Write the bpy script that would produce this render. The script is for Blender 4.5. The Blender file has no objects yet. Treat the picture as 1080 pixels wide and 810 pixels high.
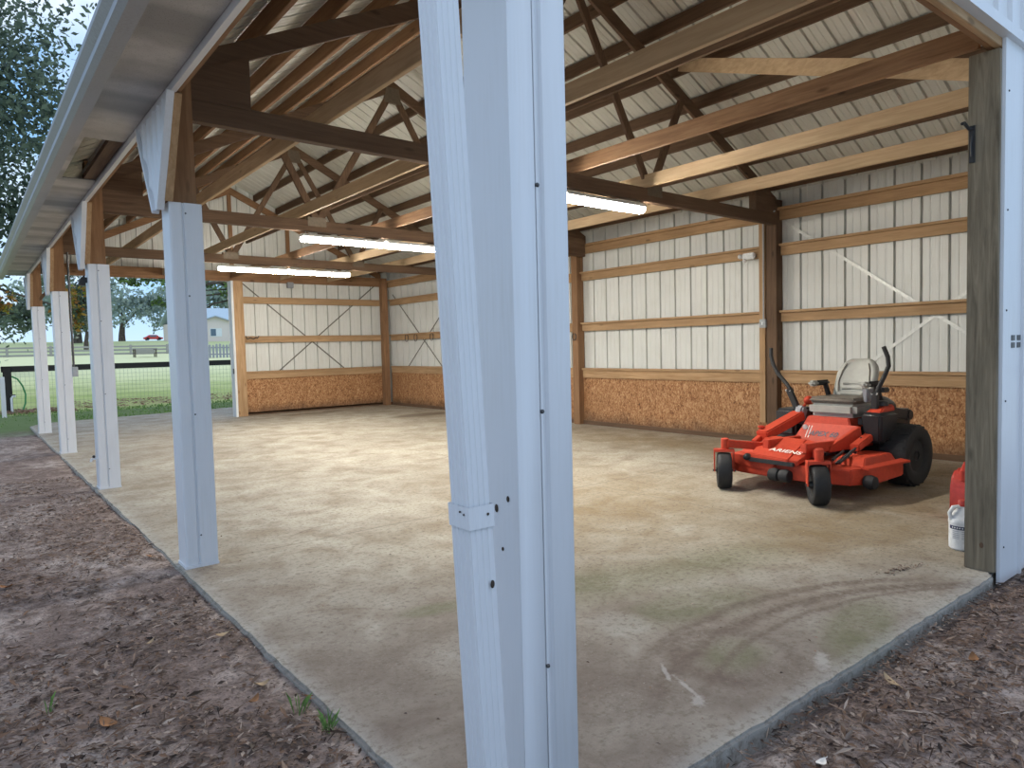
import bpy, bmesh, math, random
from mathutils import Vector, Matrix, Euler
random.seed(7)
SC = bpy.context.scene
COL = SC.collection
PI = math.pi

# ------------------------------------------------------------------ camera
F_PX, PITCH, ROLL, YAW = 732.6, 0.05244, -0.024845, 0.66975
fw = Vector((math.sin(YAW)*math.cos(PITCH), math.cos(YAW)*math.cos(PITCH), -math.sin(PITCH)))
r0 = Vector((math.cos(YAW), -math.sin(YAW), 0)); u0 = r0.cross(fw)
rt = math.cos(ROLL)*r0 + math.sin(ROLL)*u0; up = rt.cross(fw)
cd = bpy.data.cameras.new('camera'); cam = bpy.data.objects.new('camera', cd); COL.objects.link(cam)
cd.sensor_width = 36; cd.lens = F_PX/1080*36; cd.clip_start = .05; cd.clip_end = 2000
m = Matrix((( rt.x, up.x, -fw.x, 0), (rt.y, up.y, -fw.y, 0), (rt.z, up.z, -fw.z, 1.45), (0, 0, 0, 1)))
cam.matrix_world = m
SC.camera = cam

# ------------------------------------------------------------------ light, sky, exposure
SKY_STRENGTH = 1.42
LAMP = 150.0
SC.view_settings.view_transform = 'Standard'
SC.view_settings.look = 'None'
SC.view_settings.gamma = 1
SC.view_settings.use_curve_mapping = False
SC.view_settings.exposure = 0.0
W = bpy.data.worlds.new('sky'); SC.world = W; W.use_nodes = True
nt = W.node_tree; nt.nodes.clear()
out = nt.nodes.new('ShaderNodeOutputWorld'); bg = nt.nodes.new('ShaderNodeBackground')
tc = nt.nodes.new('ShaderNodeTexCoord'); sep = nt.nodes.new('ShaderNodeSeparateXYZ')
nt.links.new(tc.outputs['Generated'], sep.inputs[0])
ramp = nt.nodes.new('ShaderNodeValToRGB'); nt.links.new(sep.outputs[2], ramp.inputs[0])
e = ramp.color_ramp.elements
e[0].position = 0.0; e[0].color = (.52, .68, .82, 1)
e[1].position = 1.0; e[1].color = (.70, .76, .90, 1)
for p_, c_ in ((.08, (.36, .60, .86, 1)), (.30, (.22, .45, .78, 1)), (.55, (.45, .58, .82, 1))):
    k = ramp.color_ramp.elements.new(p_); k.color = c_
no = nt.nodes.new('ShaderNodeTexNoise'); no.inputs['Scale'].default_value = 5; no.inputs['Detail'].default_value = 6
nt.links.new(tc.outputs['Generated'], no.inputs['Vector'])
cr = nt.nodes.new('ShaderNodeMapRange'); cr.inputs[1].default_value = .48; cr.inputs[2].default_value = .72
nt.links.new(no.outputs[0], cr.inputs[0])
mx = nt.nodes.new('ShaderNodeMix'); mx.data_type = 'RGBA'
nt.links.new(cr.outputs[0], mx.inputs[0]); nt.links.new(ramp.outputs[0], mx.inputs[6]); mx.inputs[7].default_value = (.82, .88, .95, 1)
nt.links.new(mx.outputs[2], bg.inputs[0]); bg.inputs[1].default_value = SKY_STRENGTH
nt.links.new(bg.outputs[0], out.inputs[0])

# ------------------------------------------------------------------ material helpers
MATS = {}
class NB:
    def __init__(s, name):
        s.m = bpy.data.materials.new(name); s.m.use_nodes = True; s.t = s.m.node_tree
        s.b = s.t.nodes['Principled BSDF']; s._tc = None
        MATS[name] = s.m
    def n(s, t, **k):
        x = s.t.nodes.new(t)
        for a, v in k.items(): setattr(x, a, v)
        return x
    def l(s, a, b): s.t.links.new(a, b)
    def set(s, sock, v):
        if hasattr(v, 'is_output') or isinstance(v, bpy.types.NodeSocket): s.l(v, sock)
        else: sock.default_value = v
    def tcv(s, which='Object'):
        if s._tc is None: s._tc = s.n('ShaderNodeTexCoord')
        return s._tc.outputs[which]
    def pos(s): return s.n('ShaderNodeNewGeometry').outputs['Position']
    def mapv(s, vec, scale=(1, 1, 1), loc=(0, 0, 0), rot=(0, 0, 0)):
        x = s.n('ShaderNodeMapping'); s.l(vec, x.inputs[0])
        x.inputs['Location'].default_value = loc; x.inputs['Scale'].default_value = scale; x.inputs['Rotation'].default_value = rot
        return x.outputs[0]
    def noise(s, vec, scale=5, detail=4, rough=.55, dist=0):
        x = s.n('ShaderNodeTexNoise'); s.l(vec, x.inputs['Vector'])
        x.inputs['Scale'].default_value = scale; x.inputs['Detail'].default_value = detail
        x.inputs['Roughness'].default_value = rough; x.inputs['Distortion'].default_value = dist
        return x.outputs[0]
    def voro(s, vec, scale=5, feature='F1', out='Distance'):
        x = s.n('ShaderNodeTexVoronoi', feature=feature); s.l(vec, x.inputs['Vector']); x.inputs['Scale'].default_value = scale
        return x.outputs[out]
    def rng(s, v, a, b, c=0., d=1.):
        x = s.n('ShaderNodeMapRange'); s.set(x.inputs[0], v)
        for i, q in enumerate((a, b, c, d)): x.inputs[i+1].default_value = q
        return x.outputs[0]
    def math(s, op, a, b=0., c=0.):
        x = s.n('ShaderNodeMath', operation=op); s.set(x.inputs[0], a); s.set(x.inputs[1], b); s.set(x.inputs[2], c)
        return x.outputs[0]
    def mix(s, f, a, b, mode='MIX'):
        x = s.n('ShaderNodeMix', data_type='RGBA', blend_type=mode)
        s.set(x.inputs[0], f)
        for i, v in ((6, a), (7, b)):
            if isinstance(v, tuple): v = (*v[:3], 1)
            s.set(x.inputs[i], v)
        return x.outputs[2]
    def ramp(s, f, *stops):
        x = s.n('ShaderNodeValToRGB'); s.set(x.inputs[0], f); el = x.color_ramp.elements
        while len(el) < len(stops): el.new(.5)
        for q, (p, c) in zip(el, stops): q.position = p; q.color = (*c, 1)
        return x.outputs[0]
    def rand(s): return s.n('ShaderNodeObjectInfo').outputs['Random']
    def bump(s, h, strength=.3, dist=.01):
        x = s.n('ShaderNodeBump'); s.l(h, x.inputs['Height']); x.inputs['Strength'].default_value = strength; x.inputs['Distance'].default_value = dist
        s.l(x.outputs[0], s.b.inputs['Normal'])
    def fin(s, col, rough=.6, metal=0., spec=.5):
        if isinstance(col, tuple): col = (*col[:3], 1)
        s.set(s.b.inputs['Base Color'], col); s.set(s.b.inputs['Roughness'], rough)
        s.b.inputs['Metallic'].default_value = metal; s.b.inputs['Specular IOR Level'].default_value = spec
        return s.m

def plain(name, col, rough=.5, metal=0., spec=.5, var=.08, scale=30):
    b = NB(name); n = b.noise(b.tcv(), scale, 3)
    d = tuple(c*(1-var*2) for c in col); e_ = tuple(min(1, c*(1+var)) for c in col)
    return b.fin(b.mix(b.rng(n, .3, .7), d, e_), rough, metal, spec)

def wood(name, axis, dark, light, contrast=1.0):
    b = NB(name)
    sc = [14, 14, 14]; sc['xyz'.index(axis)] = .9
    off = b.n('ShaderNodeVectorMath', operation='ADD'); b.l(b.tcv(), off.inputs[0])
    cmb = b.n('ShaderNodeCombineXYZ'); r = b.rand()
    for i, k in enumerate((17., 31., 53.)): b.l(b.math('MULTIPLY', r, k), cmb.inputs[i])
    b.l(cmb.outputs[0], off.inputs[1]); v = off.outputs[0]
    g = b.noise(b.mapv(v, tuple(sc)), 2.2, 6, .65, .6)
    big = b.noise(b.mapv(v, tuple(.6 if i != 'xyz'.index(axis) else .5 for i in range(3))), 2, 3)
    knot = b.voro(b.mapv(v, tuple(5 if i != 'xyz'.index(axis) else 1.6 for i in range(3))), 1.1)
    c = b.mix(b.rng(g, .32, .68), dark, light)
    c = b.mix(b.rng(big, .35, .7, 0, .45*contrast), c, tuple(x*.62 for x in dark))
    c = b.mix(b.rng(knot, .06, .12, .75, 0), c, tuple(x*.35 for x in dark))
    c = b.mix(b.math('MULTIPLY', r, .35), c, tuple(x*.7 for x in light))
    b.bump(g, .15, .004)
    return b.fin(c, .75, 0, .25)

for ax in 'xyz':
    wood('lumber_'+ax, ax, (.20, .102, .050), (.37, .212, .112))
    wood('girt_lumber_'+ax, ax, (.34, .20, .098), (.55, .36, .20))
    wood('old_lumber_'+ax, ax, (.095, .055, .034), (.19, .118, .072))  # dark copy of lumber; the unlit tone of the trusses is in its colour
    wood('pale_lumber_'+ax, ax, (.42, .285, .16), (.62, .45, .28))
    wood('grey_lumber_'+ax, ax, (.10, .078, .052), (.36, .295, .205))

def metal_white(name, col, dirt=.12):
    b = NB(name); p = b.tcv()
    n = b.noise(p, 2.2, 5); s = b.noise(b.mapv(p, (60, 60, 3)), 1.2, 3)
    f = b.math('MULTIPLY', b.rng(n, .4, .75), b.rng(s, .4, .8)); f = b.math('MULTIPLY', f, dirt*4)
    c = b.mix(f, col, tuple(q*w for q, w in zip(col, (.72, .68, .60))))
    return b.fin(c, .38, 0, .4)
metal_white('white_metal', (.70, .71, .735))
metal_white('sheet_metal', (.66, .665, .635), .2)
metal_white('roof_metal', (.56, .56, .51), .25)
metal_white('gutter_metal', (.33, .33, .345), .35)

def soffit_mat():
    b = NB('soffit_vinyl'); p = b.pos()
    holes = b.voro(b.mapv(p, (90, 90, 1)), 1.0)
    yy = b.n('ShaderNodeSeparateXYZ'); b.l(p, yy.inputs[0])
    band = b.noise(b.mapv(p, (.01, 1.7, .01)), 1.3, 1)
    c = b.mix(b.rng(band, .42, .56), (.34, .33, .315), (.55, .53, .505))
    c = b.mix(b.rng(b.noise(p, 4, 5), .45, .75, 0, .6), c, (.30, .285, .26))
    c = b.mix(b.rng(holes, .12, .3, .45, 0), c, (.12, .115, .11))
    return b.fin(c, .6, 0, .3)
soffit_mat()

def osb_mat():
    b = NB('strand_board'); p = b.pos()
    vs = []
    flake = None
    for i, rot in enumerate(((.3, .2, .1), (1.1, .7, .4), (.6, 2.0, 1.3))):
        v = b.mapv(p, (24, 24, 15), (i*3.1, 0, 0), rot)
        q = b.noise(v, 1.0, 4, .65, 1.6); vs.append(q)
    s = b.math('MULTIPLY_ADD', vs[0], .4, b.math('MULTIPLY_ADD', vs[1], .35, b.math('MULTIPLY', vs[2], .35)))
    c = b.ramp(s, (.42, (.085, .035, .016)), (.50, (.26, .115, .048)), (.56, (.40, .20, .088)), (.66, (.58, .37, .20)))
    big = b.noise(p, 1.1, 4)
    c = b.mix(b.rng(big, .45, .75, 0, .45), c, (.25, .12, .05))
    z = b.n('ShaderNodeSeparateXYZ'); b.l(p, z.inputs[0])
    wet = b.math('ADD', z.outputs[2], b.math('MULTIPLY', b.noise(p, 3, 4), -.34))
    c = b.mix(b.rng(wet, -.14, .10, .75, 0), c, (.075, .045, .028))
    b.bump(s, .25, .006)
    return b.fin(c, .7, 0, .3)
osb_mat()

def concrete_mat():
    b = NB('concrete'); p = b.pos()
    xyz = b.n('ShaderNodeSeparateXYZ'); b.l(p, xyz.inputs[0]); X, Y = xyz.outputs[0], xyz.outputs[1]
    n1 = b.noise(p, .55, 5, .6); n2 = b.noise(p, 2.6, 6, .65, .4); n3 = b.noise(p, 26, 5, .7); n4 = b.noise(p, 140, 2)
    n5 = b.noise(p, 60, 6, .8)
    c = b.mix(b.rng(n1, .35, .68), (.33, .295, .235), (.47, .435, .36))
    c = b.mix(b.rng(n2, .46, .66, 0, .75), c, (.25, .20, .14))
    c = b.mix(b.rng(n2, .28, .42, .45, 0), c, (.56, .53, .46))
    def spot(cx, cy, rx, ry, rot=0., soft=.55, wob=.7, k=1., nz=None):
        v = b.mapv(p, (1, 1, 0), (-cx, -cy, 0)); v = b.mapv(v, (1, 1, 1), (0, 0, 0), (0, 0, -rot)); v = b.mapv(v, (1/rx, 1/ry, 0))
        ln = b.n('ShaderNodeVectorMath', operation='LENGTH'); b.l(v, ln.inputs[0])
        d = b.math('ADD', ln.outputs['Value'], b.math('MULTIPLY', b.math('SUBTRACT', nz or n2, .5), wob))
        return b.rng(d, 1-soft, 1.15, k, 0)
    # browner, darker tone towards the open corner
    corner = b.math('ADD', b.math('ADD', b.math('MULTIPLY', X, .62), b.math('MULTIPLY', Y, .70)), b.math('MULTIPLY', b.math('SUBTRACT', n1, .5), 2.0))
    c = b.mix(b.math('MULTIPLY', b.rng(corner, 2.3, 4.8, .92, .12), b.rng(n2, .30, .60, .65, 1)), c, (.165, .125, .102))
    # yellow-brown soil film around the middle and right of the slab
    for a in ((4.4, 4.3, 2.2, 1.6, .5, .9), (6.0, 2.6, 1.6, 1.0, .2, .9), (7.6, 3.4, 1.4, 1.6, 0, .8), (8.1, 6.6, .9, 2.4, 0, .8), (4.9, 2.6, .9, .6, 0, .8)):
        c = b.mix(b.math('MULTIPLY', spot(*a[:5], soft=a[5]), b.rng(n2, .3, .65, .30, .80)), c, (.235, .165, .082))
    # moss near the open gable side
    for a in ((3.45, 1.60, .50, .17, .30, .35), (3.10, 2.36, .55, .22, -.22, .5), (2.74, 1.86, .22, .16, .2, .5), (2.9, 3.0, .8, .35, -.3, .7), (2.0, 3.28, .22, .10, -.2, .5), (3.9, 2.75, .7, .3, -.2, .8)):
        c = b.mix(b.math('MULTIPLY', spot(*a[:5], soft=a[5], wob=1.1), b.math('MULTIPLY', b.rng(n3, .30, .6, .45, .90), b.rng(n2, .32, .6, .45, 1))), c, (.150, .150, .075))
    for a in ((2.64, 2.46, .16, .18, .4, .4), (2.0, 2.7, .4, .2, 0, .6), (4.37, 3.41, .16, .1, 0, .5)):
        c = b.mix(b.math('MULTIPLY', spot(*a[:5], soft=a[5]), .45), c, (.44, .41, .36))
    for a in ((8.0, 13.4, .8, .35, .1, .3), (6.5, 15.9, .9, .13, .0, .4)):
        c = b.mix(b.math('MULTIPLY', spot(*a[:5], soft=a[5], wob=.3), .75), c, (.13, .09, .055))
    # curved tyre tracks of turning vehicles
    def ring(cx, cy, R, w, x0, x1, y0, y1, k):
        v = b.mapv(p, (1, 1, 0), (-cx, -cy, 0)); ln = b.n('ShaderNodeVectorMath', operation='LENGTH'); b.l(v, ln.inputs[0])
        d = b.math('ABSOLUTE', b.math('SUBTRACT', b.math('ADD', ln.outputs['Value'], b.math('MULTIPLY', b.math('SUBTRACT', n2, .5), .10)), R))
        f = b.rng(d, w*.25, w*1.1, k, 0)
        for s_, a0, a1 in ((X, x0, x0+.3), (Y, y0, y0+.2)): f = b.math('MULTIPLY', f, b.rng(s_, a0, a1))
        for s_, a0, a1 in ((X, x1-.3, x1), (Y, y1-.2, y1)): f = b.math('MULTIPLY', f, b.rng(s_, a0, a1, 1.25, 0))
        return b.math('MULTIPLY', f, b.rng(n3, .34, .60, .3, 1))
    for a in ((3.08, 0, 2.20, .05, 2.2, 4.6, 1.3, 4, .60), (3.10, -.2, 2.24, .06, 2.0, 5.0, 1.3, 4, .65), (3.2, -.35, 2.25, .03, 2.2, 4.8, 1.3, 4, .55), (2.74, 1.85, .27, .07, 2.2, 3.2, 1.5, 2.3, .6),
              (1.3, 3.2, .55, .010, 1.3, 2.7, 3.4, 5, .35), (2.3, 5.05, .45, .012, 1.8, 2.8, 5.2, 6, .4), (4.4, 9.4, 1.7, .03, 2.8, 5.8, 7, 11, .25)):
        c = b.mix(ring(*a), c, (.135, .095, .072))
    # saw-cut joints
    for sock, at, w, k in ((Y, 5.13, .011, .5), (Y, 8.87, .012, .5), (Y, 12.63, .012, .5), (X, 5.1, .010, .4)):
        d = b.math('ABSOLUTE', b.math('SUBTRACT', sock, b.math('ADD', at, b.math('MULTIPLY', b.math('SUBTRACT', n2, .5), .03))))
        c = b.mix(b.rng(d, w*.5, w*1.6, k, 0), c, (.16, .13, .10))
    # pale rim along the slab edge, its sky light put into the colour
    for s_, at in ((X, 1.09), (Y, 1.44)):
        f = b.rng(b.math('ADD', s_, b.math('MULTIPLY', n3, .05)), at+.03, at+.13, .55, 0)
        c = b.mix(f, c, (.40, .39, .36))
    zz = b.math('MULTIPLY', b.rng(xyz.outputs[2], -.03, -.012, 1, 0), b.rng(n3, .4, .6, .0, .5))
    c = b.mix(zz, c, (.15, .13, .105))
    # grit
    n6 = b.noise(p, 22, 3, .6)
    c = b.mix(b.rng(n3, .52, .62, 0, .50), c, (.135, .105, .078))
    c = b.mix(b.rng(n6, .58, .68, 0, .55), c, (.15, .118, .088))
    patch = b.rng(b.noise(p, 1.7, 4), .40, .62, .15, 1)
    c = b.mix(b.math('MULTIPLY', b.rng(n5, .54, .62, 0, .55), patch), c, (.10, .08, .06))
    c = b.mix(b.math('MULTIPLY', b.rng(n5, .34, .42, .40, 0), patch), c, (.52, .48, .42))
    for a in ((2.99, 1.56, .10, .035, .5, .5), (2.27, 1.70, .05, .03, .7, .4), (2.37, 1.95, .08, .012, .9, .4), (2.33, 1.80, .10, .012, 1.2, .5)):
        c = b.mix(b.math('MULTIPLY', spot(*a[:5], soft=a[5], nz=n3, wob=1.8), .42), c, (.55, .52, .48))
    b.bump(b.math('ADD', b.math('MULTIPLY', n3, .6), b.math('MULTIPLY', n5, .6)), .5, .010)
    return b.fin(c, b.rng(n2, .3, .7, .62, .85), 0, .3)
concrete_mat()

def dirt_mat():
    b = NB('dirt'); p = b.pos()
    n1 = b.noise(p, 1.0, 6, .65); n2 = b.noise(p, 9, 6, .7, .5); n3 = b.noise(p, 60, 4, .75)
    xyz = b.n('ShaderNodeSeparateXYZ'); b.l(p, xyz.inputs[0])
    c = b.mix(b.rng(n2, .35, .66), (.125, .090, .076), (.33, .255, .225))
    c = b.mix(b.math('MULTIPLY', b.rng(n1, .47, .62), b.rng(n2, .38, .6, .15, .95)), c, (.52, .45, .41))
    c = b.mix(b.rng(n3, .50, .66, 0, .85), c, (.05, .034, .027))
    c = b.mix(b.rng(n3, .22, .36, .5, 0), c, (.42, .34, .29))
    g = b.math('MULTIPLY', b.rng(b.math('ADD', xyz.outputs[1], b.math('MULTIPLY', n1, 3)), 17.6, 19.2), .9)
    c = b.mix(g, c, (.12, .19, .055))
    b.bump(b.math('ADD', n2, b.math('MULTIPLY', n3, .5)), .7, .03)
    return b.fin(c, .9, 0, .2)
dirt_mat()

def lawn_mat():
    b = NB('lawn_grass'); p = b.pos()
    xyz = b.n('ShaderNodeSeparateXYZ'); b.l(p, xyz.inputs[0]); Y = xyz.outputs[1]
    n1 = b.noise(p, .35, 5, .6); n2 = b.noise(p, 3.5, 5, .7)
    c = b.mix(b.rng(n1, .35, .65), (.34, .43, .12), (.52, .57, .22))
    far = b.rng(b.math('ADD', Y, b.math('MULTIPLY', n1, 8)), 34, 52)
    c = b.mix(far, c, (.78, .80, .46))  # far grass paled: sunlit, hazy brightness put into the colour
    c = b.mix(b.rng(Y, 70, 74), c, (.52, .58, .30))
    c = b.mix(b.math('MULTIPLY', b.rng(n2, .5, .66), b.rng(Y, 25.5, 30, .75, .12)), c, (.42, .28, .19))
    c = b.mix(b.rng(Y, 22.2, 24.2, .9, 0), c, (.085, .15, .05))
    b.bump(n2, .5, .05)
    return b.fin(c, .9, 0, .2)
lawn_mat()

plain('black_rubber', (.022, .022, .023), .65, 0, .35)
plain('black_plastic', (.02, .02, .022), .42)
plain('black_metal', (.025, .025, .027), .4)
plain('dark_steel', (.10, .10, .10), .4, .7)
plain('orange_paint', (.52, .056, .024), .58, 0, .35, .06)
plain('grey_vinyl', (.36, .355, .32), .5, 0, .4, .05, 12)
plain('brown_vinyl', (.155, .13, .105), .5, 0, .4)
plain('grey_plastic', (.27, .28, .30), .5)
plain('white_plastic', (.78, .79, .80), .4)
plain('red_plastic', (.50, .045, .03), .42)
plain('fixture_enamel', (.75, .75, .73), .4)
plain('strap_metal', (.72, .72, .68), .4, .2)
plain('cable_steel', (.16, .15, .13), .5, .5)
plain('decal_white', (.82, .78, .72), .5)
plain('decal_navy', (.03, .03, .06), .5)
plain('silver', (.75, .74, .72), .35, .6)
plain('navy_ink', (.03, .04, .10), .6)
plain('grey_ink', (.42, .44, .48), .6)
plain('pvc_grey', (.36, .38, .40), .5)
plain('tarred_wood', (.018, .015, .013), .7)
plain('wire', (.24, .30, .20), .5, .2)
plain('leaf_brown', (.34, .17, .08), .8, 0, .2, .3, 8)
plain('leaf_tan', (.46, .33, .20), .8, 0, .2, .25, 8)
plain('mud', (.05, .035, .025), .9)
plain('bark', (.13, .10, .08), .9, 0, .2, .3, 6)
plain('steel_grey', (.38, .38, .37), .5, .5)
plain('hose_green', (.05, .26, .08), .5)
plain('rail_weathered', (.40, .37, .34), .85)
plain('picket_weathered', (.36, .36, .39), .85)
plain('stucco_pink', (.86, .72, .65), .8)
plain('shingle_blue', (.50, .62, .70), .8)
plain('glass_dark', (.10, .16, .22), .1)
plain('trim_white', (.85, .85, .85), .5)
plain('car_red', (.62, .06, .05), .3)
plain('grass_blade', (.16, .28, .07), .7, 0, .3, .3)
plain('nail_plate', (.16, .125, .09), .5, .5)

def leafmat(name, cols, hue_scale=1.4):
    b = NB(name); g = b.n('ShaderNodeNewGeometry'); r = g.outputs['Random Per Island']
    st = [(i/(len(cols)-1), c) for i, c in enumerate(cols)]
    c = b.ramp(r, *st)
    b.fin(c, .7, 0, .25)
    tr = b.n('ShaderNodeBsdfTranslucent'); b.l(c, tr.inputs[0])
    ms = b.n('ShaderNodeMixShader'); ms.inputs[0].default_value = .35
    o = b.t.nodes['Material Output']
    b.l(b.b.outputs[0], ms.inputs[1]); b.l(tr.outputs[0], ms.inputs[2]); b.l(ms.outputs[0], o.inputs[0])
leafmat('oak_leaves', [(.04, .06, .05), (.11, .15, .10), (.20, .25, .17), (.09, .115, .095)])
leafmat('autumn_leaves', [(.30, .32, .05), (.50, .30, .05), (.42, .16, .05), (.14, .17, .06), (.10, .12, .05)])
leafmat('fresh_leaves', [(.12, .19, .07), (.24, .36, .09), (.09, .13, .07), (.16, .20, .12)])
leafmat('hazy_leaves', [(.26, .33, .31), (.34, .41, .33), (.43, .49, .40), (.28, .36, .37)])  # distance haze is mixed into these leaf colours
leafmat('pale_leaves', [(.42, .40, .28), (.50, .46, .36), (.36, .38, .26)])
leafmat('chip_litter', [(.025, .017, .014), (.09, .058, .045), (.26, .175, .13), (.36, .26, .20), (.05, .034, .028), (.55, .45, .38), (.11, .07, .052), (.28, .17, .11), (.07, .046, .036)])
leafmat('fallen_leaves', [(.24, .11, .075), (.33, .19, .13), (.44, .31, .24), (.17, .085, .06)])

def emit_mat():
    b = NB('lamp_glow'); b.fin((.9, .9, .88), .4)
    b.b.inputs['Emission Color'].default_value = (1.0, .955, .86, 1); b.b.inputs['Emission Strength'].default_value = LAMP
emit_mat()

# ------------------------------------------------------------------ mesh helpers
class MB:
    def __init__(s): s.v = []; s.f = []; s.mi = []; s.cur = 0
    def add(s, vs, fs):
        o = len(s.v); s.v += [tuple(v) for v in vs]; s.f += [tuple(i+o for i in f) for f in fs]; s.mi += [s.cur]*len(fs); return s
    def box(s, x0, x1, y0, y1, z0, z1):
        return s.add([(x0, y0, z0), (x1, y0, z0), (x1, y1, z0), (x0, y1, z0), (x0, y0, z1), (x1, y0, z1), (x1, y1, z1), (x0, y1, z1)],
                     [(0, 3, 2, 1), (4, 5, 6, 7), (0, 1, 5, 4), (1, 2, 6, 5), (2, 3, 7, 6), (3, 0, 4, 7)])
    def hexa(s, a, b):  # two quads, bottom and top
        return s.add(list(a)+list(b), [(0, 3, 2, 1), (4, 5, 6, 7), (0, 1, 5, 4), (1, 2, 6, 5), (2, 3, 7, 6), (3, 0, 4, 7)])
    def beam(s, p, q, w, h, upv=(0, 0, 1)):
        p, q, u = Vector(p), Vector(q), Vector(upv); d = (q-p).normalized(); sd = d.cross(u).normalized(); u = sd.cross(d)
        c = [sd*(-w/2)+u*(-h/2), sd*(w/2)+u*(-h/2), sd*(w/2)+u*(h/2), sd*(-w/2)+u*(h/2)]
        return s.hexa([p+x for x in c], [q+x for x in c])
    def prism(s, poly, ax, a0, a1):
        def P(a, b, t): return {'z': (a, b, t), 'y': (a, t, b), 'x': (t, a, b)}[ax]
        n = len(poly)
        return s.add([P(*p, a0) for p in poly]+[P(*p, a1) for p in poly],
                     [tuple(range(n))[::-1], tuple(range(n, 2*n))]+[(i, (i+1) % n, (i+1) % n+n, i+n) for i in range(n)])
    def sheet(s, prof, ax, a0, a1):  # open profile swept
        def P(a, b, t): return {'z': (a, b, t), 'y': (a, t, b), 'x': (t, a, b)}[ax]
        n = len(prof)
        return s.add([P(*p, a0) for p in prof]+[P(*p, a1) for p in prof], [(i, i+1, i+1+n, i+n) for i in range(n-1)])
    def tube(s, pts, r, n=10, caps=True):
        pts = [Vector(p) for p in pts]; R = r if isinstance(r, (list, tuple)) else [r]*len(pts)
        o = len(s.v); vs = []; pu = None
        for i, p in enumerate(pts):
            d = ((pts[min(i+1, len(pts)-1)]-pts[i]).normalized()+(pts[i]-pts[max(i-1, 0)]).normalized())
            d = d.normalized() if d.length > 1e-6 else Vector((0, 0, 1))
            if pu is None: pu = Vector((0, 0, 1)) if abs(d.z) < .9 else Vector((1, 0, 0))
            a = d.cross(pu).normalized(); b = a.cross(d); pu = b
            vs += [p+R[i]*(math.cos(2*PI*k/n)*a+math.sin(2*PI*k/n)*b) for k in range(n)]
        fs = [(i*n+k, i*n+(k+1) % n, (i+1)*n+(k+1) % n, (i+1)*n+k) for i in range(len(pts)-1) for k in range(n)]
        if caps: fs += [tuple(range(n))[::-1], tuple((len(pts)-1)*n+k for k in range(n))]
        return s.add(vs, fs)
    def lathe(s, prof, c, axis='z', n=24):  # prof (r, h)
        c = Vector(c); vs = []
        for r, h in prof:
            for k in range(n):
                a = 2*PI*k/n; x, y = r*math.cos(a), r*math.sin(a)
                vs.append(c+{'z': Vector((x, y, h)), 'y': Vector((x, h, y)), 'x': Vector((h, x, y))}[axis])
        m_ = len(prof)
        fs = [(i*n+k, i*n+(k+1) % n, (i+1)*n+(k+1) % n, (i+1)*n+k) for i in range(m_-1) for k in range(n)]
        fs += [tuple(range(n))[::-1], tuple((m_-1)*n+k for k in range(n))]
        return s.add(vs, fs)
    def ball(s, c, r, n=12, m_=8):
        if not isinstance(r, (tuple, list)): r = (r, r, r)
        vs = []; c = Vector(c)
        for i in range(1, m_):
            t = PI*i/m_
            for k in range(n):
                a = 2*PI*k/n; vs.append(c+Vector((r[0]*math.sin(t)*math.cos(a), r[1]*math.sin(t)*math.sin(a), r[2]*math.cos(t))))
        vs += [c+Vector((0, 0, r[2])), c-Vector((0, 0, r[2]))]; T, B = len(vs)-2, len(vs)-1
        fs = [(i*n+k, (i+1)*n+k, (i+1)*n+(k+1) % n, i*n+(k+1) % n) for i in range(m_-2) for k in range(n)]
        fs += [(T, k, (k+1) % n) for k in range(n)]+[(B, (m_-2)*n+(k+1) % n, (m_-2)*n+k) for k in range(n)]
        return s.add(vs, fs)
    def build(s, name, mat, parent=None, bevel=0., seg=2, smooth=False, origin=None, fix=True, sub=0):
        """verts are given in the root thing's frame; top-level meshes get their origin at the base centre"""
        me = bpy.data.meshes.new(name)
        if parent is None and origin is None:
            xs, ys, zs = zip(*s.v); origin = ((min(xs)+max(xs))/2, (min(ys)+max(ys))/2, min(zs))
        o = Vector(origin) if origin is not None else Vector((0, 0, 0))
        me.from_pydata([Vector(v)-o for v in s.v], [], s.f)
        for mm in (mat if isinstance(mat, (list, tuple)) else [mat]): me.materials.append(MATS[mm])
        for p, i in zip(me.polygons, s.mi): p.material_index = i
        if fix or bevel:
            bm = bmesh.new(); bm.from_mesh(me)
            if fix: bmesh.ops.recalc_face_normals(bm, faces=bm.faces)
            if bevel: bmesh.ops.bevel(bm, geom=[e_ for e_ in bm.edges if len(e_.link_faces) == 2 and e_.calc_face_angle(0) > .35], offset=bevel, segments=seg, affect='EDGES', clamp_overlap=True)
            bm.to_mesh(me); bm.free()
        ob = bpy.data.objects.new(name, me); COL.objects.link(ob)
        if sub:
            md = ob.modifiers.new('sub', 'SUBSURF'); md.levels = sub; md.render_levels = sub
        if smooth or bevel or sub:
            for p in me.polygons: p.use_smooth = True
            if not sub:
                try: me.set_sharp_from_angle(angle=math.radians(40))
                except Exception: pass
        if parent is not None: ob.parent = parent
        if origin is not None and parent is None: ob.location = o
        return ob

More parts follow.
